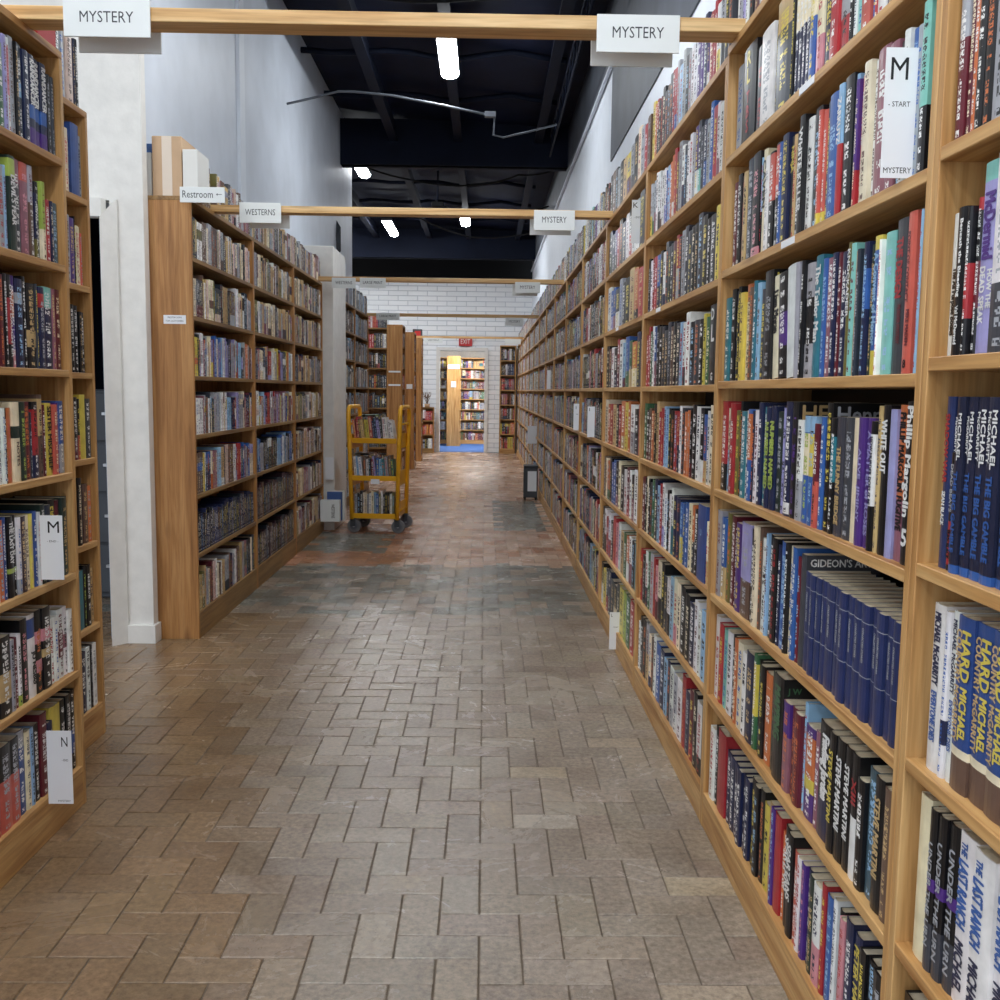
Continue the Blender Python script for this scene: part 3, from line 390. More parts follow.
('L1',1,2.501,23.5,[(51,'w',{}),(53,'k',{}),(33,'s',{}),(68,'k',{'h': 22,'b': [(0.2,0.55,'e')]}),(29,'s',{'h': 20,'f': 'k'}),(24,'m',{'h': 20}),(24,'w',{'h': 20.5,'b': [(0,0.15,'i')],'f': 'k'}),(44,'k',{'h': 24,'f': 'h'}),(52,'w',{'h': 24.3,'k': 1,'b': [(0.72,0.95,'B')],'t': [('JO NESBØ',0.15,0.55,0.65,0.6,'k','V')]}),(47,'k',{'h': 24.5,'b': [(0.6,0.75,'h'),(0.25,0.4,'h')]}),(55,'k',{'h': 24.5,'b': [(0.6,0.75,'h'),(0.4,0.5,'e')]}),(35,'w',{'h': 20,'k': 1,'t': [('THE FINAL CUT',0.1,0.92,0.5,0.6,'k','V')]}),(29,'w',{'h': 20,'k': 1,'t': [('THE FINAL CUT',0.1,0.92,0.5,0.6,'k','V')]}),(45,'w',{'h': 21.5,'b': [(0.3,0.68,'m')],'f': 'm'}),(30,'w',{'h': 21.5,'b': [(0.4,0.6,'q')],'f': 'k'}),(31,'w',{'h': 20,'k': 1,'t': [('THE FINAL CUT',0.1,0.92,0.5,0.6,'k','V')]})]),
('L1',0,2.473,23.5,[(51,'k',{}),(53,'n',{}),(38,'r',{}),(68,'k',{'h': 24,'b': [(0,0.6,'x')],'f': 's'}),(54,'k',{'h': 24,'b': [(0,0.6,'x')],'f': 's'}),(49,'B',{'h': 24.5,'b': [(0.8,1,'s')],'f': 'w'}),(32,'c',{'h': 23}),(26,'l',{'h': 23}),(40,'k',{'h': 23,'f': 'w'}),(48,'m',{'h': 25,'f': 'w'}),(35,'n',{'h': 21}),(73,'y',{'h': 24.5,'k': 1}),(38,'k',{'h': 24.5,'f': 'w'}),(39,'k',{'h': 25,'f': 'w','b': [(0,0.3,'r')]}),(32,'k',{'h': 25.5,'f': 'w','b': [(0.2,0.5,'B')]})]),
('B1',7,3.566,23.5,[(48,'k',{}),(50,'s',{'h': 24}),(60,'c',{'h': 24,'b': [(0,1,'H')]}),(18,'n',{}),(27,'k',{'h': 24,'f': 'w'})]),
('B1',6,3.564,23.5,[(58,'k',{}),(34,'c',{'h': 22,'f': 'x'}),(17,'m',{'h': 20}),(70,'B',{'h': 25,'k': 1}),(27,'s',{'h': 22})]),
('B1',5,3.554,23.5,[(50,'k',{}),(34,'s',{}),(43,'p',{'h': 23}),(9,'k',{}),(27,'c',{'h': 21}),(27,'c',{'h': 21,'f': 'x'}),(18,'x',{'h': 19})]),
('B1',4,3.528,23.5,[(50,'s',{}),(51,'k',{}),(35,'k',{'f': 'w'}),(36,'k',{'f': 'w','h': 24}),(27,'k',{'f': 'e','h': 22}),(28,'k',{'h': 22})]),
('B1',3,3.518,23.5,[(51,'b',{}),(52,'k',{}),(45,'k',{'f': 'w','b': [(0,0.3,'m')]}),(27,'x',{'h': 22,'b': [(0.4,1,'k')]}),(56,'y',{'h': 23.5,'k': 1}),(48,'d',{'h': 22})]),
('B1',2,3.509,23.5,[(51,'w',{}),(44,'r',{}),(36,'k',{}),(36,'k',{}),(19,'p',{}),(47,'u',{'h': 22,'f': 'e'}),(39,'o',{'h': 21})]),
('B1',1,3.5,23.5,[(52,'k',{}),(62,'e',{}),(64,'t',{'h': 22,'k': 1}),(28,'k',{'f': 'i','h': 23}),(38,'k',{'h': 23,'f': 'w'}),(39,'e',{'h': 21})]),
('B1',0,3.491,23.5,[(52,'k',{}),(54,'u',{}),(18,'y',{}),(47,'n',{'h': 23}),(38,'w',{'h': 24,'f': 'k'}),(19,'k',{'h': 24}),(39,'w',{'f': 's'})]),
]
# ---------------------------------------------------------------- books
HEX = dict(k='131317', n='1d2548', b='3560a8', l='93bbdc', w='e8e8e6', c='ecdfc0', r='ac2f35', m='641f2c', o='cb7040', y='dcc856',
           g='426f4b', d='3f4149', s='a6a9b0', t='2f7a8a', p='513080', v='a09cd0', u='685044', e='c9ab78', a='86cabf', h='d48e98',
           i='aabf58', j='25352e', x='c95f52', z='313a46', q='94606e', f='6e6836', N='2a3560', B='34508f', K='20243c', T='44606c',
           M='3c2530', H='d8c0b4')
NAME = dict(k='black', n='dark navy', b='bright blue', l='light blue', w='white', c='cream', r='red', m='maroon', o='orange', y='yellow',
            g='green', d='charcoal', s='silver grey', t='teal', p='purple', v='lavender', u='brown', e='tan', a='aqua', h='pink',
            i='lime', j='dark green', x='coral red', z='slate', q='mauve', f='olive', N='navy blue', B='blue', K='midnight blue', T='slate blue',
            M='plum', H='beige')
LC = {k: lin(v) for k, v in HEX.items()}
PAPER = lin('d9cfb8')
def jit(c, rnd, a=.12, h=.04):
    f = 1 + rnd.uniform(-a, a)
    return tuple(min(1, x * f * (1 + rnd.uniform(-h, h))) for x in c[:3]) + (1,)
def textcol(k, rnd):
    if k in 'wcyleasiHhv': return LC[rnd.choice('kknrbmu')]
    return LC[rnd.choice('wwwwceyyslo')]

def cover_am(w, h, d, k, opt, rnd):
    """a bound cover: rounded spine and two boards, open at the fore edge"""
    A = AM(); t = .0022; r = .003
    ca = jit(LC[k], rnd, .06); cb = LC[opt['f']] if 'f' in opt else textcol(k, rnd)
    pr = (-1. if opt.get('k') else rnd.random() * 90 + .5, w, h)
    out = [(-w / 2, d), (-w / 2, r)] + [(w * q / 2, r * q * q) for q in (-.5, 0, .5)] + [(w / 2, r), (w / 2, d)]
    inn = [(-w / 2 + t, d), (-w / 2 + t, r + t)] + [(w * q / 2 * .9, r * q * q + t) for q in (-.5, 0, .5)] + [(w / 2 - t, r + t), (w / 2 - t, d)]
    bands = sorted(opt.get('b', []))
    zs = sorted({0., 1.} | {round(x, 4) for b in bands for x in b[:2]})
    us = [None, 0, .25, .5, .75, 1, None]
    base = len(A.v)
    for z in zs: A.v += [(x, y, z * h) for x, y in out]
    n = len(out)
    for zi in range(len(zs) - 1):
        zm = (zs[zi] + zs[zi + 1]) / 2; c = ca
        for b in bands:
            if b[0] <= zm <= b[1]: c = LC[b[2]]
        cc = cb
        if c is not ca and sum(abs(c[i] - cb[i]) for i in range(3)) < .3: cc = LC['k'] if sum(c[:3]) > .9 else LC['w']
        for j in range(n - 1):
            q = (base + zi * n + j, base + zi * n + j + 1, base + (zi + 1) * n + j + 1, base + (zi + 1) * n + j)
            if us[j] is None or us[j + 1] is None: A.face(q, c, cc, pr)
            else: A.face(q, c, cc, pr, [(us[j], zs[zi]), (us[j + 1], zs[zi]), (us[j + 1], zs[zi + 1]), (us[j], zs[zi + 1])])
    bi = len(A.v)
    for z in (0, h): A.v += [(x, y, z) for x, y in inn]
    top = base + (len(zs) - 1) * n
    for j in range(n - 1):
        A.face((bi + j + 1, bi + j, bi + n + j, bi + n + j + 1), PAPER)
        A.face((top + j, top + j + 1, bi + n + j + 1, bi + n + j), ca)
        A.face((base + j + 1, base + j, bi + j, bi + j + 1), ca)
    A.face((base, base + 0 + (len(zs) - 1) * n, bi + n, bi), ca)
    A.face((base + n - 1, bi + n - 1, bi + 2 * n - 1, top + n - 1), ca)
    return A
def text_am(t, c, right, up, w, h, col, fat):
    """one printed line; the strokes are thickened by overprinting it a hair to each side"""
    A = AM(); c = Vector(c); right = Vector(right); up = Vector(up)
    for q in ((0, 0), (fat, 0), (-fat, 0), (0, fat), (0, -fat)) if fat else ((0, 0),):
        mb = MB(); puttext(mb, t, c + right * (q[0] * h) + up * (q[1] * h) + up.cross(right) * (.00002 * (q[0] + 2 * q[1]) / (fat or 1)), right, up, w, h)
        b = len(A.v); A.v += mb.v
        for f in mb.f: A.face(tuple(b + i for i in f), LC[col])
    return A
def lettering_am(w, h, d, opt, parent):
    for t, v0, v1, uc, hf, col, mode in opt.get('t', []):
        x = (uc - .5) * w
        if mode == 'V': A = text_am(t, (x, -.0006, (v0 + v1) / 2 * h), (0, 0, -1), (1, 0, 0), (v1 - v0) * h, hf * w, col, .045)
        else: A = text_am(t, (x, -.0006, (v0 + v1) / 2 * h), (1, 0, 0), (0, 0, 1), w * hf, (v1 - v0) * h, col, .05)
        A.build('title_lettering', M_BOOK, parent)
    for t, col in opt.get('s', []):
        if not t: continue
        sz = {'HEN': .035, 'Henn': .03, "GIDEON'S ART": .017, 'M': .045, 'J W': .018, 'MUS': .02, 'H M': .03}.get(t, .02)
        zc = {'M': h - .075, 'J W': h - .03}.get(t, h - .008 - sz / 2)
        wid = min(textdata(t)[2] / textdata(t)[3] * sz, d - .03)
        text_am(t, (w / 2 + .0006, .012 + wid / 2, zc), (0, 1, 0), (0, 0, 1), wid, sz, col, .03).build('front_lettering', M_BOOK, parent)

def simple_book(A, M, w, h, d, k, opt, rnd):
    """light version for the far shelves, appended to a shared mesh through matrix M"""
    r = .003; ca = jit(LC[k], rnd, .15); cb = LC[opt['f']] if 'f' in opt else textcol(k, rnd)
    pr = (rnd.random() * 90 + .5, w, h)
    pts = [(-w / 2, d), (-w / 2, r), (0, 0), (w / 2, r), (w / 2, d)]
    bands = opt.get('b', [])
    zs = sorted({0., 1.} | {round(x, 4) for b in bands for x in b[:2]})
    base = len(A.v)
    for z in zs: A.v += [tuple(M @ Vector((x, y, z * h))) for x, y in pts]
    us = [0, 0, .5, 1, 1]
    for zi in range(len(zs) - 1):
        zm = (zs[zi] + zs[zi + 1]) / 2; c = ca
        for b in bands:
            if b[0] <= zm <= b[1]: c = LC[b[2]]
        for j in range(4):
            q = (base + zi * 5 + j, base + zi * 5 + j + 1, base + (zi + 1) * 5 + j + 1, base + (zi + 1) * 5 + j)
            if j in (1, 2): A.face(q, c, cb, pr, [(us[j], zs[zi]), (us[j + 1], zs[zi]), (us[j + 1], zs[zi + 1]), (us[j], zs[zi + 1])])
            else: A.face(q, c, cb, pr)
    tp = base + (len(zs) - 1) * 5
    # board edges around a page block that sits a little lower
    t = min(.002, w * .1); n = len(A.v)
    A.v += [tuple(M @ Vector(p)) for p in ((-w / 2 + t, d, h), (-w / 2 + t, r + t, h), (w / 2 - t, r + t, h), (w / 2 - t, d, h),
                                           (-w / 2 + t, d, h - .004), (-w / 2 + t, r + t, h - .004), (w / 2 - t, r + t, h - .004), (w / 2 - t, d, h - .004))]
    A.face((tp, tp + 1, n + 1, n), ca); A.face((tp + 1, tp + 2, tp + 3, n + 2, n + 1), ca); A.face((tp + 3, tp + 4, n + 3, n + 2), ca)
    for a_, b_ in ((0, 1), (1, 2), (2, 3)): A.face((n + a_, n + b_, n + b_ + 4, n + a_ + 4), ca)
    A.face((n + 4, n + 5, n + 6, n + 7), PAPER)
    A.face((base, tp, n, n + 4, n + 7, n + 3, tp + 4, base + 4), PAPER)

def FM(x, y, z, rz, tilt=0):
    return Matrix.Translation((x, y, z)) @ Matrix.Rotation(rz, 4, 'Z') @ Matrix.Rotation(tilt, 4, 'Y')
RW, LW, FR = -PI / 2, PI / 2, 0.
REST = AM()   # every book beyond the three hundred largest
ORD = 'zeroth first second third fourth fifth sixth seventh eighth ninth tenth eleventh twelfth thirteenth fourteenth fifteenth sixteenth seventeenth eighteenth nineteenth twentieth'.split()
def ordw(n):
    if n <= 20: return ORD[n]
    if n < 30: return 'twenty-' + ORD[n - 20]
    if n == 30: return 'thirtieth'
    if n < 40: return 'thirty-' + ORD[n - 30]
    if n == 40: return 'fortieth'
    return 'forty-' + ORD[n - 40]
SHW = ['bottom shelf', 'second shelf up', 'third shelf up', 'fourth shelf up', 'fifth shelf up', 'sixth shelf up', 'seventh shelf up', 'case top']
CASEN = {'R0': 'rightmost bookcase', 'R1': 'right bay beside double post', 'L1': 'near left bookcase', 'B1': 'narrow left bay'}
QUOTE = {'THE BIG GAMBLE': 'THE BIG GAMBLE', 'EVERYONE DIES': 'EVERYONE DIES', 'HARD': 'HARD COUNTRY', 'LAST RANCH': 'LAST RANCH', 'WHITE OUT': 'WHITE OUT',
         'FUGITIVE': 'FUGITIVE', "DEVIL'S FEAR": "DEVIL'S FEAR", 'THE LAST DAY': 'THE LAST DAY', 'DEAD SPEAK': 'HOW THE DEAD SPEAK',
         'SHADOW WAR': 'SHADOW WAR', 'POINT OF CONTACT': 'POINT OF CONTACT', 'A MATTER of ROSES': 'A MATTER of ROSES', 'Beneath the Bleeding': 'Beneath the Bleeding'}
XS = {'R': .705, 'L': -1.292, 'B': -1.475}
ZA = [.0, .0, .0, .004, .009, .015, .02, .02]
ZB = [.012, .015, .017, .023, .033, .036, .04, .045]
ZO = {'R0': ZB, 'R1': ZA, 'L1': [.02] * 8, 'B1': [.02] * 8}
LIM = {'R0': (.2, 1.562), 'R1': (1.611, 2.976), 'L1': (1.74, 3.112), 'B1': (3.17, 3.772)}
cand = []
for case, lv, y0, hm, items in ROWS:
    rnd = random.Random(case + str(lv))
    lo, hi = LIM[case]; sgn = -1 if case[0] == 'R' else 1
    tot = sum(i[0] for i in items) / 1000.
    if sgn < 0:
        a = min(y0, hi); b = max(lo, y0 - tot)
    else:
        a = max(y0, lo); b = min(hi, y0 + tot)
    sc = abs(b - a) / tot; y = a
    for n, (tmm, k, opt) in enumerate(items):
        t = tmm / 1000. * sc
        hh = opt['h'] if 'h' in opt else hm + rnd.uniform(-1.6, 1.2)
        h = min(hh / 100., .28) if lv < 7 else hh / 100.
        yc = y + sgn * t / 2; y += sgn * t
        z = LEV[lv] + ZO[case][lv]
        X = XS[case[0]] + (rnd.uniform(-.004, .006)) * (1 if case[0] == 'R' else -1)
        px, py = proj((X, yc, z + h / 2)); p1 = proj((X, yc - t / 2, z + h / 2)); p2 = proj((X, yc + t / 2, z + h / 2)); p3 = proj((X, yc, z + h)); p4 = proj((X, yc, z))
        vis = -8 < px < 1006 and -30 < py < 1030
        area = abs(p1[0] - p2[0]) * abs(max(0, p3[1]) - min(1000, p4[1])) if vis else 0
        cand.append((area, case, lv, n, X, yc, z, t, h, k, opt, rnd.random()))
    # remaining, unseen part of the near left case
    if case == 'L1':
        yy = a - .002
        while yy - .035 > lo:
            w = rnd.uniform(.02, .04)
            simple_book(REST, FM(-1.292, yy - w / 2, LEV[lv] + .02, LW), w - .001, rnd.uniform(.2, .25), .15, rnd.choice('knwrcbmusd'), {}, rnd); yy -= w
cand.sort(key=lambda c: -c[0])
keep = cand[:300]
ids = {(c[1], c[2], c[3]) for c in keep}
firstvis = {}
for c in cand:
    if c[0] > 0: firstvis.setdefault((c[1], c[2]), []).append(c[3])
for v in firstvis.values(): v.sort()
def pageblock(w, h, d):
    return MB().box(-w / 2 + .0024, w / 2 - .0024, .0065, d - .003, .002, h - .0035)
for area, case, lv, n, X, yc, z, t, h, k, opt, sd in cand:
    rnd = random.Random(sd)
    w = t - .0008; rz = RW if case[0] == 'R' else LW
    d = min(max(.14, h * .66), .19)
    tilt = math.radians(opt.get('l', 0)) if case[0] == 'R' else 0
    if (case, lv, n) not in ids:
        simple_book(REST, FM(X, yc, z, rz), w, h, d, k, opt, rnd); continue
    o = cover_am(w, h, d, k, opt, rnd).build('book', M_BOOK)
    o.location = (X, yc, z); o.rotation_euler = (0, 0, rz)
    if tilt: o.rotation_euler = Matrix(FM(0, 0, 0, rz, tilt)).to_euler(); o.location.z += abs(math.sin(tilt)) * w / 2
    pageblock(w, h, d).build('page_block', M_PAPER, o)
    lettering_am(w, h, d, opt, o)
    vl = firstvis[(case, lv)]; pos = vl.index(n) + 1
    q = next((QUOTE[x[0]] for x in opt.get('t', []) if x[0] in QUOTE), None)
    thick = 'slim ' if t < .024 else ('thick ' if t > .05 else '')
    sz = 'short ' if h < .205 else ('tall ' if h > .252 else '')
    if q: lab = '%s book titled %s, %s from left, %s, %s' % (NAME[k], q, ordw(pos), SHW[lv], CASEN[case].replace('right bay beside double post', 'bay left of double post'))
    else: lab = '%s%s%s book, %s from left, %s, %s' % (thick, sz if not thick else '', NAME[k], ordw(pos), SHW[lv], CASEN[case])
    ws = lab.split()
    if len(ws) > 16: lab = lab.replace('bay left of double post', 'double-post bay').replace(' up,', ',')
    tag(o, lab, 'book', 'books on the %s of the %s' % (SHW[lv], CASEN[case]))

GEN = 'kkkkkkkkkkkknnnnnnnddddddddzzzzzzwwwwwwwccccsssssrrrrmmmmmbblltpoyyuuuuugjjjjeeeqqqqhvaf'
OLD = 'ssseeeeccccuuuwwwqqzzdddmffuueesskHHHn'
DARK = 'uMkMuMzMkk'
def fill(mat_fn, x0, x1, z, pal, seed, hm=.23, hv=.022, seq=None, d=.16, tilt=0, gap=.04, wmin=.016, wmax=.042):
    """stand books from local x0 to x1; mat_fn(x, z, tilt) gives the frame"""
    rnd = random.Random(seed)
    if seq:
        ws = [rnd.uniform(.75, 1.3) for _ in seq]; s = (x1 - x0) / sum(ws); x = x0
        for c, q in zip(seq, ws):
            w = q * s
            simple_book(REST, mat_fn(x + w / 2, z, 0), w - .001, hm + rnd.uniform(-hv, hv), d, c, {'b': [(0, rnd.uniform(.2, .5), rnd.choice(pal))]} if rnd.random() < .3 else {}, rnd)
            x += w
        return
    x = x0; run = 0; k = 'k'; h = hm
    while x < x1 - wmin:
        if run <= 0:
            k = rnd.choice(pal); h = hm + rnd.uniform(-hv, hv); run = rnd.choice((1, 1, 1, 1, 2, 2, 3, 4)); wv = rnd.uniform(wmin, wmax)
            op = {}
            if rnd.random() < .4:
                a = rnd.choice((0, 0, .3, .55, .7)); op = {'b': [(a, min(1, a + rnd.uniform(.15, .4)), rnd.choice(pal))]}
            if rnd.random() < gap: x += rnd.uniform(.005, .03)
        w = min(wv, x1 - x); run -= 1
        if w < .008: break
        simple_book(REST, mat_fn(x + w / 2, z, tilt), w - .001, h + rnd.uniform(-.002, .002), d, k, op, rnd)
        x += w

# ---------------------------------------------------------------- bookcases
def bookcase(label, group, loc, rz, W, D, levels, mz=WZ, mx=WX, top=True, name='bookcase', frontboard=True, back=True):
    root = empty(name, loc, rz); tag(root, label, 'bookcase', group)
    T = .021; H = levels[-1]
    for x in (0, W - T):
        MB().bbox(x, x + T, 0, D, 0, H - ST, .0015).build('side_panel', mz, root)
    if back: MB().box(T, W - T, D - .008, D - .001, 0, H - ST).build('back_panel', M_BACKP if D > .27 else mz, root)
    for i, z in enumerate(levels):
        if i == len(levels) - 1: MB().bbox(0, W, 0, D, z - ST, z, .0015).build('top_board', mx, root)
        else: MB().bbox(T, W - T, .0005, D - .008, z - ST, z, .0015).build('shelf', mx, root)
    if frontboard: MB().bbox(T, W - T, .001, .02, 0, levels[0] - ST, .0015).build('kickboard', mx, root)
    return root
def fm_local(loc, rz, yo):
    B = Matrix.Translation(loc) @ Matrix.Rotation(rz, 4, 'Z')
    return lambda x, z, tilt=0: B @ Matrix.Translation((x, yo, z)) @ Matrix.Rotation(tilt, 4, 'Y')
ZL = lambda o: [z + o for z in LEV]
# right-hand run
bookcase('honey oak bookcase cut by the right edge of the photo', 'right wall bookcases', (.69, 1.5845, 0), RW, 1.43, .29, [a + b for a, b in zip(LEV, ZB)])
bookcase('tall oak bookcase just left of the double post on the right wall', 'right wall bookcases', (.69, 3.0, 0), RW, 1.414, .29, [a + b for a, b in zip(LEV, ZA)])
S2 = {7: 'yorkmkdudrrslskswwppnprrwskd', 6: 'ssswwwwwblooruswdwwspddnsbrwwk', 5: 'kwrrbkwdddmrdsddkkdkkdyy', 4: 'rrgwbkkdddukdlwwkdkyg',
      3: 'gkuokerrllkkrrwdookkwkbwcc', 2: 'mkckdgnlrwwkwwnnbbbcok', 1: 'rkwgsrhckdwlcckknwwlk', 0: 'wkkscuwbnlnwswrnmkwk'}
S3 = {7: 'kukskeyskcsru', 6: 'nnprknwkwsdk', 5: 'wbbdsdkeork', 4: 'kmwkrwlbgonk', 3: 'corekroyowkr', 2: 'ucokbbkckwmwkwk', 1: 'kwrwkrhwegowkt', 0: 'kyknzkdyigrk'}
for i in range(13):
    ya = 3.0 + 1.44 * i; yb = ya + 1.438
    bookcase('oak bookcase, %s bay beyond the double post along right wall' % ordw(i + 2), 'right wall bookcases', (.69, yb, 0), RW, 1.438, .29, LEV)
    fmr = fm_local((.69, yb, 0), RW, .013)
    for lv in range(8):
        sq = {0: S2, 1: S3}.get(i, {}).get(lv)
        x1 = 1.414 if (i, lv) not in ((0, 4), (0, 2)) else (1.27 if lv == 4 else 1.19)
        if (i, lv) == (0, 2): fill(fmr, 1.32, 1.414, LEV[lv], 'coe', 'R02b', hm=.2)
        fill(fmr, .024, x1, LEV[lv], GEN, 'R%d_%d' % (i, lv), hm=.232, seq=sq and list(sq), d=.17)
# near left case and its narrow neighbour
bookcase('tall oak bookcase at the left edge, nearest the camera', 'left side bookcases', (-1.277, 1.70, 0), LW, 1.438, .29, ZL(.02))
bookcase('narrow oak bookcase set back behind the near left case', 'left side bookcases', (-1.463, 3.141, 0), LW, .66, .29, ZL(.02))
# the western fiction run
WLEV = [.14, .456, .774, 1.09, 1.40, 1.71, 2.01, LEV[7]]
for i in range(3):
    ya = 5.266 + 1.39 * i
    lab = ['brown bookcase with wide end panel beside the white column', 'middle bookcase of the left run under the WESTERNS sign', 'last bookcase of the left run, beside the low white pillar'][i]
    bookcase(lab, 'left run of brown bookcases', (-1.515, ya, 0), LW, 1.388, .25, WLEV, WZL, WXL)
    f = fm_local((-1.515, ya, 0), LW, .012)
    for lv in range(8):
        pal = OLD; hm = .21; x0 = .024
        if i == 0 and lv == 1: pal = 'nnkNzMn'
        if lv in (2, 3, 4) and i < 2: pal = 'wcslrobvqzennwcuyHsm'
        if i == 1 and lv in (0, 1): pal = DARK; hm = .225
        if i == 1 and lv == 2: pal = 'kbsNwlkb'
        if lv == 7 and i == 0: x0 = .36
        x1 = 1.364
        if i == 0 and lv == 7: fill(f, .26, .435, WLEV[lv], 'dzszdueuc', 'Wa', hm=.235, d=.15); x0, x1 = .56, 1.364
        fill(f, x0, x1, WLEV[lv], pal, 'W%d_%d' % (i, lv), hm=hm, d=.15, wmin=.014, wmax=.034)
# large print bookcases beyond the pillar
LP = [z for z in LEV]
for i, ya in enumerate((10.75, 12.14)):
    bookcase(['grey-brown bookcase behind the low white pillar, nearer half', 'grey-brown bookcase behind the low white pillar, farther half'][i], 'large print bookcases', (-1.56, ya, 0), LW, 1.388, .22, LP, WZL, WXL)
    f = fm_local((-1.56, ya, 0), LW, .012)
    for lv in range(8): fill(f, .024, 1.364, LP[lv], 'wwsszdklkuc', 'P%d_%d' % (i, lv), hm=.23, d=.15)
bookcase('dark bookcase facing the camera beside the first brown end panel', 'far left bookcases', (-2.2, 16.0, 0), FR, .66, .25, LEV, WZL, WXL)
for lv in range(8): fill(fm_local((-2.2, 16.0, 0), FR, .012), .024, .636, LEV[lv], 'kkdzwukr', 'Q%d' % lv, hm=.22)
for i, (xf, ya, wd, dp, hh) in enumerate(((-1.245, 15.2, .55, .235, 0), (-1.2, 17.07, .5, .16, 0), (-1.19, 18.87, .45, .13, 0))):
    bookcase(['nearest and widest of the three brown end panels far left', 'middle of the three brown end panels far left', 'farthest of the three brown end panels, under the red box'][i], 'far left bookcases', (xf, ya, 0), LW, wd, dp, LEV, WZL, WZL)
    for lv in range(7): fill(fm_local((xf, ya, 0), LW, .012), .024, wd - .024, LEV[lv], 'krokwdn', 'E%d_%d' % (i, lv), hm=.2, d=dp - .03)
bookcase('narrow bookcase against far white wall at end of right run', 'far wall bookcases', (.315, 21.58, 0), FR, .345, .25, LEV)
for lv in range(7): fill(fm_local((.315, 21.58, 0), FR, .012), .024, .32, LEV[lv], 'kkdzuqwrn' if lv > 1 else 'ooyrwk', 'F%d' % lv, hm=.23)
lowl = [.1, .4, .7, .98]
bookcase('low brown bookcase left of the far doorway', 'far wall bookcases', (-1.40, 21.5, 0), FR, .31, .25, lowl, WZL, WXL)
for lv in range(3): fill(fm_local((-1.40, 21.5, 0), FR, .012), .024, .286, lowl[lv], ('kwsk', 'orxo', 'kwsrk')[lv], 'G%d' % lv, hm=.2)
# room beyond the far doorway
BL = [.1 + .2585 * n for n in range(9)]
for lab, x, y, W in (('bookcase seen through the far doorway, right of the post', -.75, 25.4, 1.0), ('bookcase seen through far doorway, left of the post', -1.9, 25.4, .95)):
    bookcase(lab, 'bookcases in the blue-carpeted room', (x, y, 0), FR, W, .25, BL)
    for lv in range(8): fill(fm_local((x, y, 0), FR, .012), .024, W - .024, BL[lv], GEN + 'wwccyy', lab + str(lv), hm=.185, d=.15)
bookcase('light wooden bookcase end with white papers, inside far doorway', 'bookcases in the blue-carpeted room', (-.60, 24.3, 0), LW, .9, .32, BL, WZ, WZ)

# two books turned face out in the second full bay
for (w_, x_, lv, k_, tt, lab) in ((.135, 1.343, 4, 'k', [('D', .82, .95, .35, .3, 'w', 'H'), ('L', .55, .75, .4, .45, 'w', 'H'), ('G', .06, .15, .4, .3, 'w', 'H')], 'black book turned face out with large white letter L'),
                                 (.12, 1.256, 2, 'B', [('U', .6, .68, .5, .2, 'l', 'H')], 'blue book turned face out on the third shelf up')):
    op = {'k': 1, 't': tt}
    o = cover_am(w_, .245, .035, k_, op, random.Random(2)).build('book', M_BOOK)
    o.location = (.70, 4.438 - x_, LEV[lv]); o.rotation_euler = (0, 0, RW)
    MB().box(-w_ / 2 + .003, w_ / 2 - .003, .0065, .033, .002, .242).build('page_block', M_PAPER, o)
    lettering_am(w_, .245, .035, op, o)
    tag(o, lab, 'book', 'books turned face out')
tag(REST.build('book', M_BOOK), 'hundreds of books filling the rest of the shelves along both aisles', 'books', kind='stuff')

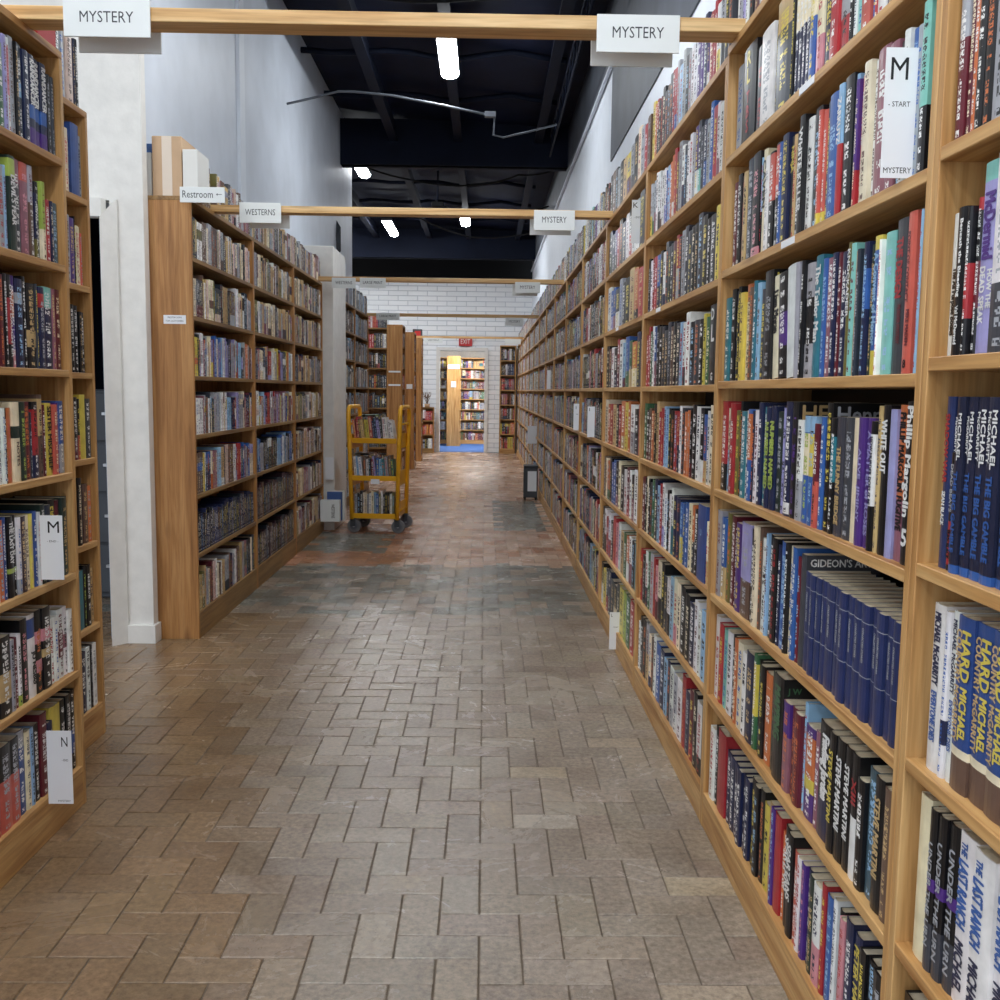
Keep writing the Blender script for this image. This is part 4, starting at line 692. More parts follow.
# ---------------------------------------------------------------- floor of herringbone pavers
def pavers():
    A = AM(); rnd = random.Random(5); s = .102; g = .0016; c = .0022
    TAUPE = [lin(x) for x in ('92867a', '8f8377', '958a7e', '8c8074', '938779')]
    BROWN = [lin(x) for x in ('846c52', '7f684f', '887055', '826b53')]
    PINK = [lin(x) for x in ('c0a592', 'b89a87', 'c8b09f', 'b3937f')]
    TERRA = [lin(x) for x in ('a87a5c', 'b0846a', '9c7159')]
    GREY = [lin(x) for x in ('75756e', '6c6d67', '7f7f78')]
    LIGHT = [lin(x) for x in ('a0958a', 'a89a86', '9f9282')]
    def colr(x, y):
        w = math.sin(x * 3.1 + 1.3 * math.sin(y * 1.7)) * .12
        if y > 7.62 + .05 * math.sin(x * 9):
            if .14 < x < .62 and 9.6 < y < 12.2: return rnd.choice(GREY)
            if -1.5 < x < -.85 and 8.25 < y < 9.3: return rnd.choice(GREY)
            if x < -.55 + w and y < 10: return rnd.choice(TERRA)
            return rnd.choice(PINK if rnd.random() < .85 else TERRA)
        if y > 5.9: return rnd.choice(GREY if rnd.random() < .6 else TAUPE)
        a, b = rnd.choice(TAUPE), rnd.choice(BROWN)
        q = (-.42 + w - x) / .5 + (.35 if y < 2.6 else 0) + .25 * math.sin(x * 5 + y * 2.3) - max(0, (y - 4.4)) * .9
        q = min(1, max(0, q))
        if x > .2 and y < 4 and rnd.random() < .07: return rnd.choice(LIGHT)
        return tuple(a[i] * (1 - q) + b[i] * q for i in range(4))
    def brick(x0, x1, y0, y1):
        x0 += g; x1 -= g; y0 += g; y1 -= g
        h = rnd.uniform(-.0012, .0004); tx = rnd.uniform(-.0008, .0008); ty = rnd.uniform(-.0008, .0008)
        col = jit(colr((x0 + x1) / 2, (y0 + y1) / 2), rnd, .06, .015); n = len(A.v)
        cx, cy = (x0 + x1) / 2, (y0 + y1) / 2
        for i, (a, b) in enumerate(((x0, y0), (x1, y0), (x1, y1), (x0, y1))): A.v.append((a, b, -.008))
        for i, (a, b) in enumerate(((x0, y0), (x1, y0), (x1, y1), (x0, y1))): A.v.append((a, b, h - c))
        for a, b in ((x0 + c, y0 + c), (x1 - c, y0 + c), (x1 - c, y1 - c), (x0 + c, y1 - c)):
            A.v.append((a, b, min(.0, h + (1 if a > cx else -1) * tx + (1 if b > cy else -1) * ty)))
        for q in ((8, 9, 10, 11), (0, 1, 5, 4), (1, 2, 6, 5), (2, 3, 7, 6), (3, 0, 4, 7), (4, 5, 9, 8), (5, 6, 10, 9), (6, 7, 11, 10), (7, 4, 8, 11)):
            A.face(tuple(n + i for i in q), col)
    for j in range(-22, 214):
        for i in range(-34, 13):
            x, y = i * s, j * s
            k = (i - j) % 4
            if k == 0: brick(x, x + 2 * s, y, y + s)
            elif k == 3: brick(x, x + s, y, y + 2 * s)
    return tag(A.build('floor', M_FLOOR), kind='structure')
pavers()
struct('floor_grout', M_GROUT, (-6.5, 1.3, -2.4, 22.0, -.12, -.0045))
struct('floor_back_room', M_BLUEC, (-3.4, 1.4, 22.0, 27, -.12, 0.001))

# ---------------------------------------------------------------- walls and ceiling
YF = 21.9
struct('wall_front', M_WALL, (-1.90, -1.73, 5.19, 5.262, 0, 4.75), (-2.95, -1.90, 5.19, 5.262, 2.27, 4.75), (-6.2, -2.95, 5.19, 5.262, 0, 4.75))
struct('wall_left', M_WALLHI, (-1.98, -1.80, 5.262, 13.7, 0, 4.75))
struct('trim_1', M_WALLRT, (-1.80, -1.775, 7.45, 7.6, 2.2, 4.7))
mb = MB()   # chamfered jamb of the doorway with its slanted plaster head
mb.v += [(-1.917, 5.10, 0), (-1.858, 5.17, 0), (-1.858, 5.191, 0), (-1.917, 5.191, 0), (-1.917, 5.10, 2.18), (-1.858, 5.17, 2.27), (-1.858, 5.191, 2.27), (-1.917, 5.191, 2.18)]
mb.f += [(0, 1, 5, 4), (1, 2, 6, 5), (2, 3, 7, 6), (3, 0, 4, 7), (4, 5, 6, 7), (3, 2, 1, 0)]
mb.box(-2.95, -1.917, 5.12, 5.191, 2.18, 2.27)
tag(mb.build('trim_2', M_WALL), kind='structure')
struct('baseboard_front', M_WALL, (-1.858, -1.715, 5.165, 5.19, 0, .095), (-1.73, -1.715, 5.19, 5.262, 0, .095))
struct('wall_hall', M_STEEL, (-3.1, -3.0, 5.4, 7.5, 0, 2.4), (-3.1, -1.98, 7.5, 7.6, 0, 2.4), (-3.1, -1.98, 5.4, 7.6, 2.4, 2.5))  # hall box built in a dark colour so the doorway looks unlit
struct('wall_right', M_WALLRT, (.995, 1.15, -2.4, 8.25, 0, 3.18), (.995, 1.15, 8.25, YF, 0, 3.92))
struct('wall_right_upper', M_DARKW, (.985, 1.15, -2.4, 8.25, 3.18, 4.7), (.985, 1.15, 8.25, YF, 3.92, 4.7))
struct('trim_3', M_WALLHI, (.96, .985, 8.25, YF, 3.9, 3.93))
struct('wall_back', M_BRICKW, (-6.2, -1.0, YF, 22.1, 0, 3.70), (.0, 1.15, YF, 22.1, 0, 3.70), (-1.0, .0, YF, 22.1, 2.2, 3.70))
struct('dark_gap_panel', M_BLACK, (-6.2, 1.15, 22.3, 22.45, 3.4, 4.8))  # black panel standing in for the dark opening above the wall
struct('trim_4', M_WALL, (-1.06, -.985, 21.86, 22.12, 0, 2.2), (-.015, .06, 21.86, 22.12, 0, 2.2), (-1.06, .06, 21.86, 22.12, 2.2, 2.27))
struct('wall_far_left', M_BRICKW, (-6.3, -6.2, 5.38, YF, 0, 4.8))
# back room shell
struct('wall_back_room', M_WALL, (-3.4, 1.4, 26.9, 27, 0, 2.9), (-3.5, -3.4, 22.1, 27, 0, 2.9), (1.4, 1.5, 22.1, 27, 0, 2.9))
struct('ceiling_back_room', M_WALL, (-3.5, 1.5, 22.1, 27, 2.9, 3.0))
# sloping roof deck
mb = MB(); mb.v += [(-6.3, -2.4, 4.98), (1.2, -2.4, 4.52), (1.2, 22.5, 4.52), (-6.3, 22.5, 4.98), (-6.3, -2.4, 5.1), (1.2, -2.4, 4.64), (1.2, 22.5, 4.64), (-6.3, 22.5, 5.1)]
mb.f += [(3, 2, 1, 0), (4, 5, 6, 7), (0, 1, 5, 4), (1, 2, 6, 5), (2, 3, 7, 6), (3, 0, 4, 7)]
tag(mb.build('ceiling', M_CEIL), kind='structure')
def girder(lab, y, zb, th, zt):
    mb = MB().box(-6.2, .985, y - .1, y + .1, zb, zb + .03).box(-6.2, .985, y - .015, y + .015, zb + .03, zt).box(-6.2, .985, y - .1, y + .1, zt - .03, zt)
    if th: mb.box(-6.2, .985, y - th, y, zb, zt)
    return tag(mb.build('ceiling_girder', M_STEEL), lab, 'girder', kind='structure')
girder('deep dark girder crossing the ceiling above the aisle', 12.75, 4.08, .12, 4.62)
girder('far dark girder above the white block wall', 20.6, 3.98, .12, 4.55)
for x, lab in ((-2.2, 'left'), (-1.15, 'middle'), (-.36, 'centre'), (.62, 'right')):
    mb = MB().box(x - .05, x + .05, -2, 22.2, 4.36, 4.40).box(x - .012, x + .012, -2, 22.2, 4.40, 4.60)
    tag(mb.build('ceiling_joist', M_STEEL), kind='structure')
for y in (1.5, 3.2, 4.9, 6.6, 8.3, 10.0, 11.4, 14.4, 16.0, 17.6, 19.2):
    mb = MB(); mb.tube([(-4 + .25 * k, y + .05 * math.sin(k), 4.62 - .06 * abs(math.sin(k * .75)) - .06 * (k * .25) / 5) for k in range(20)], .03, 6)
    tag(mb.build('ceiling_seam', M_STEEL), kind='structure')

# ---------------------------------------------------------------- lamps
def lamp(x, y, z, L, lab, mat=M_LAMP, rod=True, W=.165):
    r = empty('ceiling_light', (x, y, z)); tag(r, lab, 'ceiling light', 'LED strip lights under the dark roof')
    MB().bbox(-W / 2 - .008, W / 2 + .008, -.02, L + .02, .03, .075, .006).build('housing', M_DGREY, r)
    mb = MB(); seg = 8; n = len(mb.v)
    prof = [(-W / 2, .03)] + [(-W / 2 * math.cos(PI * k / seg), .03 - .045 * math.sin(PI * k / seg)) for k in range(1, seg)] + [(W / 2, .03)]
    for yy in (0, L): mb.v += [(a, yy, b) for a, b in prof]
    m = len(prof)
    for j in range(m - 1): mb.f.append((j, j + 1, m + j + 1, m + j)); mb.sm.append(j)
    mb.f += [tuple(range(m))[::-1], tuple(range(m, 2 * m)), (0, m, 2 * m - 1, m - 1)]
    mb.build('diffuser', mat, r)
    if rod:
        for yy in (.15, L - .15): MB().tube([(0, yy, .07), (0, yy, 4.6 - z)], .006, 6).build('hanger_rod', M_STEEL, r)
lamp(-.36, 8.85, 4.27, .95, 'nearest ceiling light, just under the first wooden beam')
lamp(-1.765, 13.85, 4.38, 1.0, 'ceiling light beside the white wall corner past the girder')
lamp(-1.77, 18.1, 4.27, 1.5, 'ceiling light far left below the second wooden beam')
lamp(-.38, 17.55, 4.27, .75, 'small looking ceiling light above the far doorway')
for x, y in ((-.37, 4.45), (-.37, .1), (-1.75, -1.2), (.3, -1.6), (-2.6, 2.2), (-3.6, 15.4), (-3.4, 19.6), (-3.8, 10.5)): lamp(x, y, 4.27, 1.2, 'unseen ceiling light out of the frame; those far left are added')  # the last ones listed are added, unseen, to brighten the far end
lamp(-.3, 23.2, 2.78, 1.2, 'ceiling light in the room beyond the far doorway', M_LAMP2, rod=False)

# conduit and cables
mb = MB().tube([(-1.80, 9.3, 3.87), (-1.55, 9.3, 3.93), (-1.34, 9.3, 3.985), (-1.2, 9.3, 3.985), (-.88, 9.3, 3.96), (-.4, 9.3, 3.88), (.02, 9.3, 3.80)], .011, 8)
t = mb.build('conduit', M_GREY); tag(t, 'thin grey conduit running from the left wall across the ceiling', 'conduit')
mb = MB().tube([(.02, 9.3, 3.80), (.06, 9.3, 3.79), (.05, 9.3, 3.63), (.14, 9.3, 3.61), (.35, 9.3, 3.66), (.62, 9.3, 3.73)], .009, 8).box(-.03, .07, 9.27, 9.33, 3.785, 3.83)
mb.build('end_bracket', M_GREY, t)
for i, pts in enumerate(([(-1.7, 13.0, 4.2), (-1.0, 13.2, 4.02), (-.2, 13.4, 4.0), (.4, 13.3, 4.12), (.9, 13.2, 4.18)],
                         [(-.75, 15.0, 4.1), (-.3, 15.4, 3.95), (.2, 15.6, 4.02), (.95, 15.8, 4.18)],
                         [(-1.1, 16.5, 4.1), (-.3, 17.1, 3.9), (.5, 17.2, 3.95), (.9, 17.0, 4.05)],
                         [(-1.75, 8.0, 4.5), (-1.0, 8.1, 4.36), (-.2, 8.1, 4.34), (.6, 8.0, 4.42), (.95, 8, 4.5)])):
    P = [Vector(p) for p in pts]; q = []
    for k in range(len(P) - 1):
        for s in range(6):
            u = s / 6; q.append(P[k].lerp(P[k + 1], u) + Vector((0, 0, -.03 * math.sin(PI * u))))
    q.append(P[-1])
    tag(MB().tube(q, .012, 6).build('ceiling_cable', M_BLACK), ['black cable sagging just beyond the deep girder', 'black cable drooping between the girders, right side', 'black cable drooping lowest near the far lights', 'black cable along the roof over the nearest ceiling light'][i], 'cable')
r = empty('sprinkler_head', (-.72, 15.0, 4.02)); tag(r, 'small dark fitting hanging on a rod from the roof', 'sprinkler')
MB().tube([(0, 0, .05), (0, 0, .5)], .012, 6).build('drop_rod', M_STEEL, r)
MB().bbox(-.09, .09, -.06, .06, -.02, .05, .01).build('fitting', M_BLACK, r)
# open lattice rail near the right wall
mb = MB(); zz = 4.33
mb.tube([(.74, 6.2, zz), (.74, 12.2, zz)], .012, 6).tube([(.74, 6.2, zz - .22), (.74, 12.2, zz - .22)], .012, 6)
for k in range(15): mb.tube([(.74, 6.2 + .4 * k, zz), (.74, 6.4 + .4 * k, zz - .22), (.74, 6.6 + .4 * k, zz)], .007, 5)
tag(mb.build('lattice_rail', M_STEEL), 'dark open lattice rail under the roof beside right wall', 'rail')
r = empty('wall_bracket', (-1.80, 12.3, 3.15)); tag(r, 'small dark bracket on the high left wall above second beam', 'bracket')
mb = MB(); mb.v += [(0, -.07, 0), (.05, 0, -.16), (.05, 0, .12), (0, .07, 0), (0, 0, -.22), (0, 0, .2)]; mb.f += [(0, 1, 2), (3, 2, 1), (0, 4, 1), (1, 4, 3), (0, 2, 5), (2, 3, 5), (0, 5, 3, 4)]
mb.build('bracket_plate', M_DGREY, r)

# low white pillar
p = boxo('pillar', M_WALL, -1.795, -1.42, 9.49, 10.3, 0, 2.66, b=.006); tag(p, kind='structure')

# ---------------------------------------------------------------- beams and signs
def beam(x0, x1, y, z, lab, h=.037, d=.089):
    o = boxo('wooden_beam', BX, x0, x1, y, y + d, z, z + h, b=.002)
    return tag(o, lab, 'beam', 'beams spanning the aisle')
beam(-1.55, .80, 2.871, 2.3325, 'nearest pale wooden beam crossing the top of the photo')
beam(-1.62, .76, 5.72, 2.3125, 'second wooden beam, with the WESTERNS sign on it')
beam(-1.514, .74, 9.2, 2.3125, 'third wooden beam, with LARGE PRINT sign on it')
beam(-1.70, .74, 13.45, 2.3125, 'fourth wooden beam, thin in the distance over the aisle')
beam(-1.32, .72, 18.9, 2.3125, 'farthest wooden beam, just above the far doorway')
def sign(x0, x1, y, z0, z1, text, lab, group, back=False, hf=.30, wf=.62, arrow=False):
    w = x1 - x0; h = z1 - z0
    r = boxo('hanging_sign', M_SIGN, x0, x1, y - .006, y, z0, z1, b=.001); tag(r, lab, 'sign', group)
    if text:
        mb = MB(); puttext(mb, text, (0 if not arrow else -w * .1, -.0034, h * .53), (1, 0, 0), (0, 0, 1), w * wf, h * hf, .004)
        mb.build('lettering', M_INK, r)
        if arrow:
            mb = MB().box(w * .34, w * .44, -.0034, -.0031, h * .53 - .0012, h * .53 + .0012); n = len(mb.v)
            mb.v += [(w * .31, -.0034, h * .53), (w * .345, -.0034, h * .53 + .006), (w * .345, -.0034, h * .53 - .006)]; mb.f.append((n, n + 2, n + 1))
            mb.build('arrow', M_INK, r)
G = 'section signs on the beams'
sign(-1.157, -0.922, 2.866, 2.286, 2.385, 'MYSTERY', 'MYSTERY sign at upper left on the nearest beam', G)
sign(0.296, 0.524, 2.866, 2.270, 2.370, 'MYSTERY', 'MYSTERY sign on the right half of nearest beam', G)
sign(-1.159, -0.927, 2.973, 2.278, 2.378, '', 'blank back board hanging lower behind upper left MYSTERY sign', G)
sign(0.291, 0.525, 2.973, 2.267, 2.368, '', 'blank back board behind right MYSTERY sign of nearest beam', G)
sign(-1.372, -1.142, 5.71, 2.252, 2.362, 'WESTERNS', 'WESTERNS sign on the second beam', G, wf=.72)
sign(.262, .49, 5.71, 2.236, 2.345, 'MYSTERY', 'MYSTERY sign on the second beam', G, wf=.6)
sign(.245, .478, 5.818, 2.226, 2.33, '', 'blank back board behind the second beam MYSTERY sign', G)
sign(-1.34, -1.115, 5.818, 2.24, 2.345, '', 'blank back board behind the WESTERNS sign of second beam', G)
sign(-1.55, -1.325, 5.21, 2.268, 2.345, 'Restroom', 'white Restroom sign with arrow at top of brown end panel', G, wf=.68, hf=.46, arrow=True)
sign(-1.39, -1.175, 9.19, 2.245, 2.338, 'WESTERNS', 'small WESTERNS sign on the third beam', G, wf=.7)
sign(-1.138, -.905, 9.19, 2.252, 2.34, 'LARGE PRINT', 'LARGE PRINT sign on the third beam', G, wf=.75)
sign(.262, .488, 9.19, 2.225, 2.322, 'MYSTERY', 'distant MYSTERY sign on the third beam', G, wf=.6)
sign(.24, .47, 9.3, 2.21, 2.31, '', 'blank back board behind the third beam MYSTERY sign', G)
sign(-1.45, -1.14, 13.44, 2.262, 2.352, 'LARGE PRINT', 'small sign at the left of the fourth beam', G, wf=.7)
sign(.26, .5, 13.44, 2.205, 2.31, 'MYSTERY', 'tiny MYSTERY sign on the fourth beam', G)
sign(-1.145, -.80, 18.89, 2.225, 2.312, 'WESTERNS', 'tiny sign at left of the farthest beam', G)
sign(.36, .66, 18.89, 2.215, 2.312, '', 'tiny sign at right of the farthest beam', G)
# red exit sign
r = boxo('exit_sign', M_RED, -.575, -.29, 21.83, 21.899, 2.30, 2.49, b=.004); tag(r, 'red EXIT sign above the far doorway', 'exit sign')
mb = MB(); puttext(mb, 'EXIT', (0, -.036, .095), (1, 0, 0), (0, 0, 1), .2, .1, .015); mb.build('lettering', M_SIGN, r)
r = boxo('display_box', M_DGREY, -1.37, -1.195, 19.05, 19.18, 2.3125, 2.48, b=.004); tag(r, 'small dark box with red front on top of farthest end panel', 'box')
MB().box(-.05, .06, -.068, -.0655, .03, .135).build('red_front', M_RED, r)

# ---------------------------------------------------------------- letter cards
def card(x0, x1, y, z0, z1, lab, lines, group='alphabet divider cards', yaw=0.):
    w = x1 - x0; h = z1 - z0
    r = boxo('divider_card', M_CARD, x0, x1, y - .0012, y, z0, z1); r.rotation_euler = (0, 0, yaw); tag(r, lab, 'card', group)
    for i, (t, cx, cz, tw, th) in enumerate(lines):
        mb = MB(); puttext(mb, t, ((cx - .5) * w, -.0009, cz * h), (1, 0, 0), (0, 0, 1), tw * w, th * h)
        mb.build('letter' if i == 0 else 'small_print', M_INKB, r)
ML = [('M', .22, .84, .27, .17), ('- START', .24, .57, .34, .04), ('MYSTERY', .26, .06, .44, .045)]
card(.652, .758, 1.70, 1.70, 1.908, 'white card with letter M and START, right bay top', ML)
card(.665, .752, 4.70, 2.025, 2.22, 'white card with letter K on the upper right shelf', [('K', .2, .88, .25, .12), ('- END', .3, .6, .3, .04)])
card(.657, .735, 6.4, 1.055, 1.25, 'white card sticking out farther down, nearer of a pair', [('I', .15, .9, .05, .1)])
card(.66, .72, 7.45, 1.058, 1.255, 'white card with letter I, farther of a pair on right wall', [('I', .3, .85, .1, .1), ('- MID', .4, .6, .3, .04)])
card(.665, .72, 10.8, 1.37, 1.57, 'slim white card far down the right wall, above eye level', [])
card(.58, .73, 13.5, .64, .88, 'wide white card far along right wall near the stool', [])
card(.655, .733, 5.05, .02, .215, 'white card hanging over the bottom shelf kickboard, right', [('L', .15, .92, .1, .08), ('- START', .4, .6, .4, .03)])
card(-1.28, -1.215, 2.88, .78, .968, 'white card with letter M on the near left bookcase', [('M', .6, .82, .5, .18), ('- END -', .55, .6, .5, .03)])
card(-1.262, -1.19, 2.83, .125, .345, 'white card with letter N, bottom left shelf', [('N', .72, .85, .25, .13), ('- END', .72, .6, .25, .03), ('MYSTERY', .65, .04, .5, .025)])
# small shelf-edge labels
for n, (y, lv) in enumerate(((2.24, 6), (2.33, 5), (4.05, 5), (5.3, 5), (8.7, 5))):
    o = boxo('shelf_label', M_CARD, .6885, .6899, y - .05, y + .05, LEV[lv] + (ZA[lv] if n < 2 else 0) - ST + .003, LEV[lv] + (ZA[lv] if n < 2 else 0) - .003)
    tag(o, ['white shelf-edge label on the seventh shelf, bay left of double post', 'white shelf-edge label on the sixth shelf, bay left of double post', 'white shelf-edge label in second bay beyond double post', 'white shelf-edge label in third bay beyond double post', 'white shelf-edge label in sixth bay beyond double post'][n], 'label', 'shelf-edge labels')
o = boxo('paper_label', M_CARD, -1.665, -1.55, 5.2635, 5.2655, 1.665, 1.71); tag(o, 'small white paper label on the brown end panel', 'label')
mb = MB(); puttext(mb, 'RESTROOM', (0, -.0014, .033), (1, 0, 0), (0, 0, 1), .07, .009); puttext(mb, 'FOR CUSTOMERS', (0, -.0014, .015), (1, 0, 0), (0, 0, 1), .09, .009); mb.build('lettering', M_INK, o)

# ---------------------------------------------------------------- things on top of the brown run
zt = LEV[7]
r = boxo('cardboard_box', M_CARDB, -1.712, -1.562, 5.29, 5.58, zt, zt + .30, b=.002); tag(r, 'open-end cardboard box with tape on top of brown bookcase', 'box')
MB().box(-.025, .025, -.1462, -.1452, .0, .30).build('tape_strip', M_TAPE, r)
r = boxo('white_box', M_WHITEB, -1.556, -1.48, 5.285, 5.50, zt, zt + .235, b=.002); tag(r, 'white box standing right of the cardboard box', 'box')
r = boxo('binder', M_WHITEB, -1.76, -1.72, 5.30, 5.56, zt, zt + .22, b=.002); tag(r, 'white binder between the column and cardboard box', 'binder')
MB().box(-.012, .014, -.1, .1, .22, .27).build('blue_papers', plain('blue_print', '#5a82c4', .6, noise=.5, scale=40), r)
r = boxo('red_box', M_RED, -1.385, -1.285, 2.99, 3.12, zt + .0205, zt + .093, b=.003); tag(r, 'red box with white label on top of near left bookcase', 'box')
MB().box(-.045, .022, -.0662, -.0652, .010, .06).build('white_label', M_CARD, r)
mb = MB(); puttext(mb, '11:00', (-.01, -.0666, .035), (1, 0, 0), (0, 0, 1), .05, .03); mb.build('lettering', M_INKB, r)

# stack and papers by the pillar
r = empty('magazine_holder', (-1.43, 9.30, .112)); tag(r, 'pale holder with blue folders sticking out at run end', 'magazine holder')
MB().bbox(-.09, .09, -.05, .04, 0, .20, .003).build('holder', M_SIGN, r)
MB().bbox(-.04, .10, .045, .075, .0, .27, .002).build('blue_folder', plain('blue_folder_card', '#3c5a94', .5, noise=.1), r)
MB().bbox(-.02, .12, .08, .10, .0, .28, .002).build('white_folder', M_WHITEB, r)
mb = MB(); puttext(mb, 'WESTERNS', (.03, -.0515, .10), (0, 0, -1), (1, 0, 0), .13, .03); mb.build('lettering', M_INKB, r)
card(-1.50, -1.42, 9.44, .49, .70, 'white card with sideways word by the low white pillar', [])

# step stool by the right wall
r = empty('step_stool', (.58, 12.45, 0)); tag(r, 'dark grey step stool with white card against right bookcases', 'stool')
mb = MB().bbox(-.085, .085, -.11, -.09, .03, .40, .004).bbox(-.085, .085, .09, .11, .03, .40, .004).bbox(-.08, .08, -.09, .09, .05, .07, .002); mb.build('side_frame', M_DGREY, r)
MB().bbox(-.09, .09, -.12, .12, .40, .43, .008).build('seat_tread', M_DGREY, r)
MB().box(-.04, .07, -.1135, -.112, .11, .36).build('white_card', M_CARD, r)
for sx in (-.07, .07):
    for sy in (-.1, .1): MB().tube([(sx, sy, 0), (sx, sy, .04)], .013, 8).build('foot', M_BLACK, r)

# dried twigs on the low brown bookcase
r = empty('twig_arrangement', (-1.24, 21.62, .981)); tag(r, 'bare dry twigs in a small pot left of far doorway', 'twigs')
MB().tube([(0, 0, 0), (0, 0, .07)], [.05, .06], 10).build('pot', M_CARDB, r)
rnd = random.Random(3); mb = MB()
for k in range(9):
    a = rnd.uniform(0, 6.28); p = Vector((0, 0, .06)); q = [p]
    for s in range(4): p = p + Vector((math.cos(a) * .03 + rnd.uniform(-.02, .02), math.sin(a) * .02, .065)); q.append(p)
    mb.tube(q, .005, 5)
    mb.tube([q[2], q[2] + Vector((.05 * rnd.choice((-1, 1)), .01, .06))], .004, 5)
mb.build('twigs', M_TWIG, r)

# papers on the post in the far room
for z, h, x0, x1, lab in ((1.86, .10, -.90, -.62, 'wide white notice on the post inside far doorway'), (1.42, .14, -.82, -.70, 'small white notice lower on the post inside far doorway')):
    tag(boxo('notice', M_CARD, x0, x1, 24.292, 24.297, z, z + h), lab, 'notice', 'notices on the far post')
for z, lab in ((1.60, 'upper white strip on nearest brown end panel'), (1.40, 'lower white strip on nearest brown end panel')):
    tag(boxo('paper_strip', M_CARD, -1.455, -1.275, 15.193, 15.197, z, z + .025), lab, 'label', 'paper strips on the end panels')
tag(boxo('paper_strip', M_CARD, -1.33, -1.23, 17.062, 17.067, 1.36, 1.44), 'small white paper on the middle brown end panel', 'label')

# grey filing cabinet in the dark doorway
r = empty('filing_cabinet', (-2.32, 6.6, 0)); tag(r, 'dark grey filing cabinet inside the dark doorway', 'filing cabinet')
MB().bbox(-.25, .25, -.3, .3, 0, 1.32, .01).build('body', M_GREY, r)
for k in range(4):
    d = MB().bbox(-.235, .235, -.318, -.3005, .04 + .32 * k, .34 + .32 * k, .004).build('drawer', M_GREY, r)
    MB().bbox(-.06, .06, -.335, -.318, .2 + .32 * k, .22 + .32 * k, .002).build('handle', M_CHR, d)

# ---------------------------------------------------------------- yellow book cart
CX, CY, CRZ = -1.025, 9.31, math.radians(-6)
CM = Matrix.Translation((CX, CY, 0)) @ Matrix.Rotation(CRZ, 4, 'Z')
r = empty('book_cart', (CX, CY, 0), CRZ); tag(r, 'yellow metal book cart on casters in the aisle', 'book cart')
W2, DP = .215, .47
for s in (-1, 1):
    xa = s * W2; tp = xa + s * .028
    pts = [(xa, .01, .13), (xa + s * .018, .004, .8), (tp, 0, 1.10), (tp, .015, 1.155), (tp, .06, 1.18), (tp, DP - .06, 1.18), (tp, DP - .015, 1.155), (tp, DP, 1.10), (xa + s * .018, DP - .004, .8), (xa, DP - .01, .13)]
    e = MB().tube(pts, .021, 10).build('end_frame', M_YEL, r)
    MB().tube([(tp - s * .004, .0, 1.02), (tp - s * .004, DP, 1.02)], .012, 8).tube([(xa, .0, .2), (xa, DP, .2)], .012, 8).build('cross_rail', M_YEL, e)
    for zz in (.45, .80, .16):
        MB().box(xa - .002, xa + .002, .01, DP - .01, zz - .01, zz + .13).build('shelf_end', M_YEL, e)
CZ = (.16, .515, .865)
for z in CZ:
    mb = MB().box(-W2, W2, .02, DP - .02, z, z + .006).bbox(-W2 + .006, W2 - .006, -.002, .014, z - .022, z + .026, .003).bbox(-W2 + .006, W2 - .006, DP - .014, DP + .002, z - .022, z + .026, .003)
    mb.build('shelf', M_YEL, r)
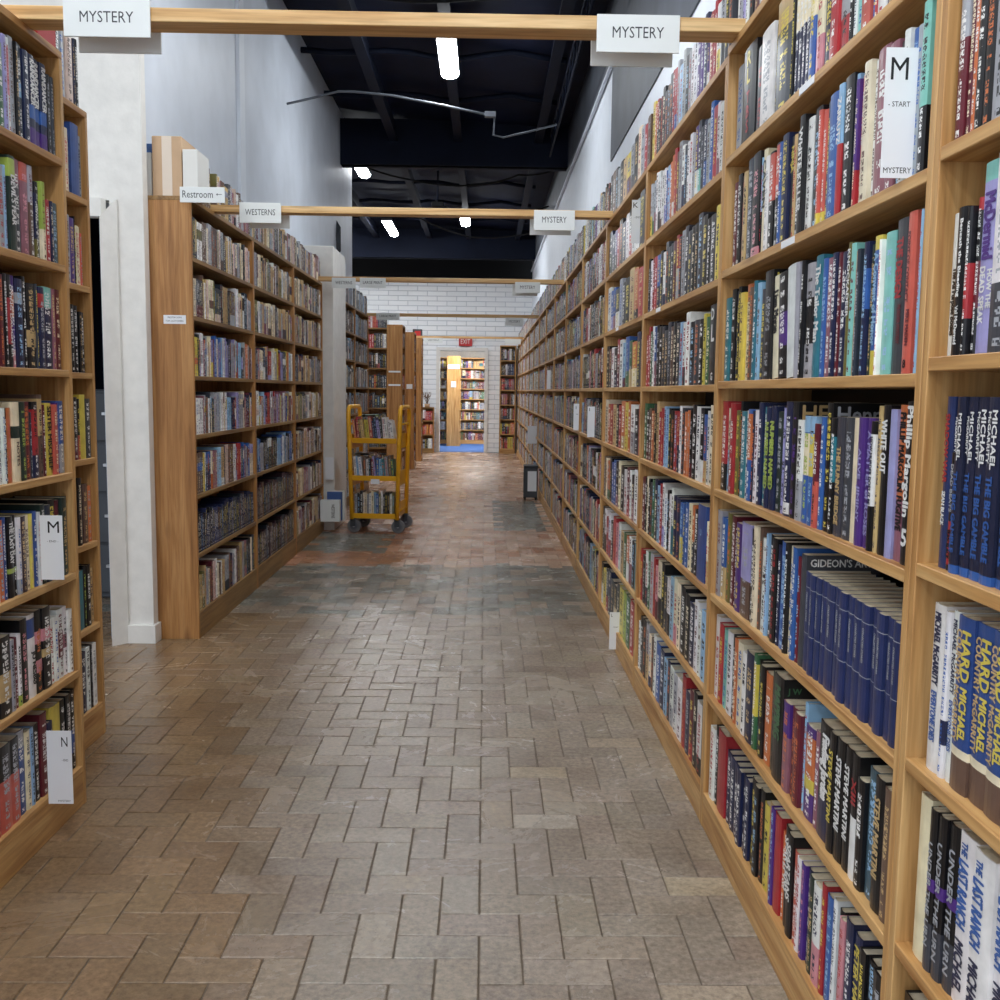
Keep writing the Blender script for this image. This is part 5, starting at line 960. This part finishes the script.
for sx in (-1, 1):
    for yy in (.03, DP - .03):
        x = sx * (W2 - .005)
        c = MB().tube([(x, yy, .11), (x, yy, .14)], .028, 12).box(x - .02, x + .03, yy - .023, yy - .018, .06, .13).box(x - .02, x + .03, yy + .018, yy + .023, .06, .13).box(x - .02, x + .03, yy - .023, yy + .023, .127, .135).build('caster', M_DGREY, r)
        xw = x + .012
        MB().tube([(xw, yy - .014, .064), (xw, yy - .012, .064), (xw, yy + .012, .064), (xw, yy + .014, .064)], [.056, .064, .064, .056], 28).build('wheel', M_RUB, c)
        MB().tube([(xw, yy - .0165, .064), (xw, yy + .0165, .064)], .036, 20).build('hub', M_GREY, c)
        MB().tube([(xw, yy - .021, .064), (xw, yy + .021, .064)], .012, 12).build('axle', M_CHR, c)
CART = AM(); rnd = random.Random(9)
def cartrow(z, seq, hm, tilt):
    ws = [rnd.uniform(.8, 1.25) for _ in seq]; s = (2 * W2 - .05) / sum(ws); x = -W2 + .02
    for c, q in zip(seq, ws):
        w = q * s; t = math.radians(tilt + rnd.uniform(-3, 3)) if tilt else 0
        simple_book(CART, CM @ FM(x + w / 2, .03, z + .0065 + abs(math.sin(t)) * w / 2, 0, t), w - .002, hm + rnd.uniform(-.02, .02), .15, c, {}, rnd); x += w
cartrow(CZ[2], 'xrueyyxnnvkwwww', .20, -6)
cartrow(CZ[1], 'wlwuwkmvbltsug', .19, -4)
cartrow(CZ[0], 'skkccswclbfwkkkwf', .21, 0)
M0 = CM @ Matrix.Translation((-.0, .06, CZ[2] + .232)) @ Matrix.Rotation(PI / 2, 4, 'Z') @ Matrix.Rotation(PI / 2, 4, 'Y')
simple_book(CART, M0, .022, .17, .13, 'g', {}, rnd)
M0 = CM @ Matrix.Translation((-.06, .06, CZ[1] + .222)) @ Matrix.Rotation(PI / 2, 4, 'Z') @ Matrix.Rotation(PI / 2, 4, 'Y')
simple_book(CART, M0, .02, .22, .14, 's', {}, rnd)
tag(CART.build('book', M_BOOK), 'mixed books standing and leaning on the three yellow cart shelves', 'books', kind='stuff')
pt = MB().box(-.03, .05, -.0065, -.0035, CZ[1] - .05, CZ[1] - .005).build('paper_tag', M_CARD); pt.location = (CX, CY, 0); pt.rotation_euler = (0, 0, CRZ)
tag(pt, 'white tag on the middle shelf lip of yellow cart', 'label')

# ---------------------------------------------------------------- world and colour management
w = bpy.data.worlds.new('world'); scene.world = w; w.use_nodes = True
bg = w.node_tree.nodes['Background']; bg.inputs[0].default_value = (.82, .9, 1, 1); bg.inputs[1].default_value = .72
vs = scene.view_settings
scene.display_settings.display_device = 'sRGB'
vs.view_transform = 'Standard'; vs.look = 'None'; vs.exposure = 1.0; vs.gamma = 1; vs.use_curve_mapping = False
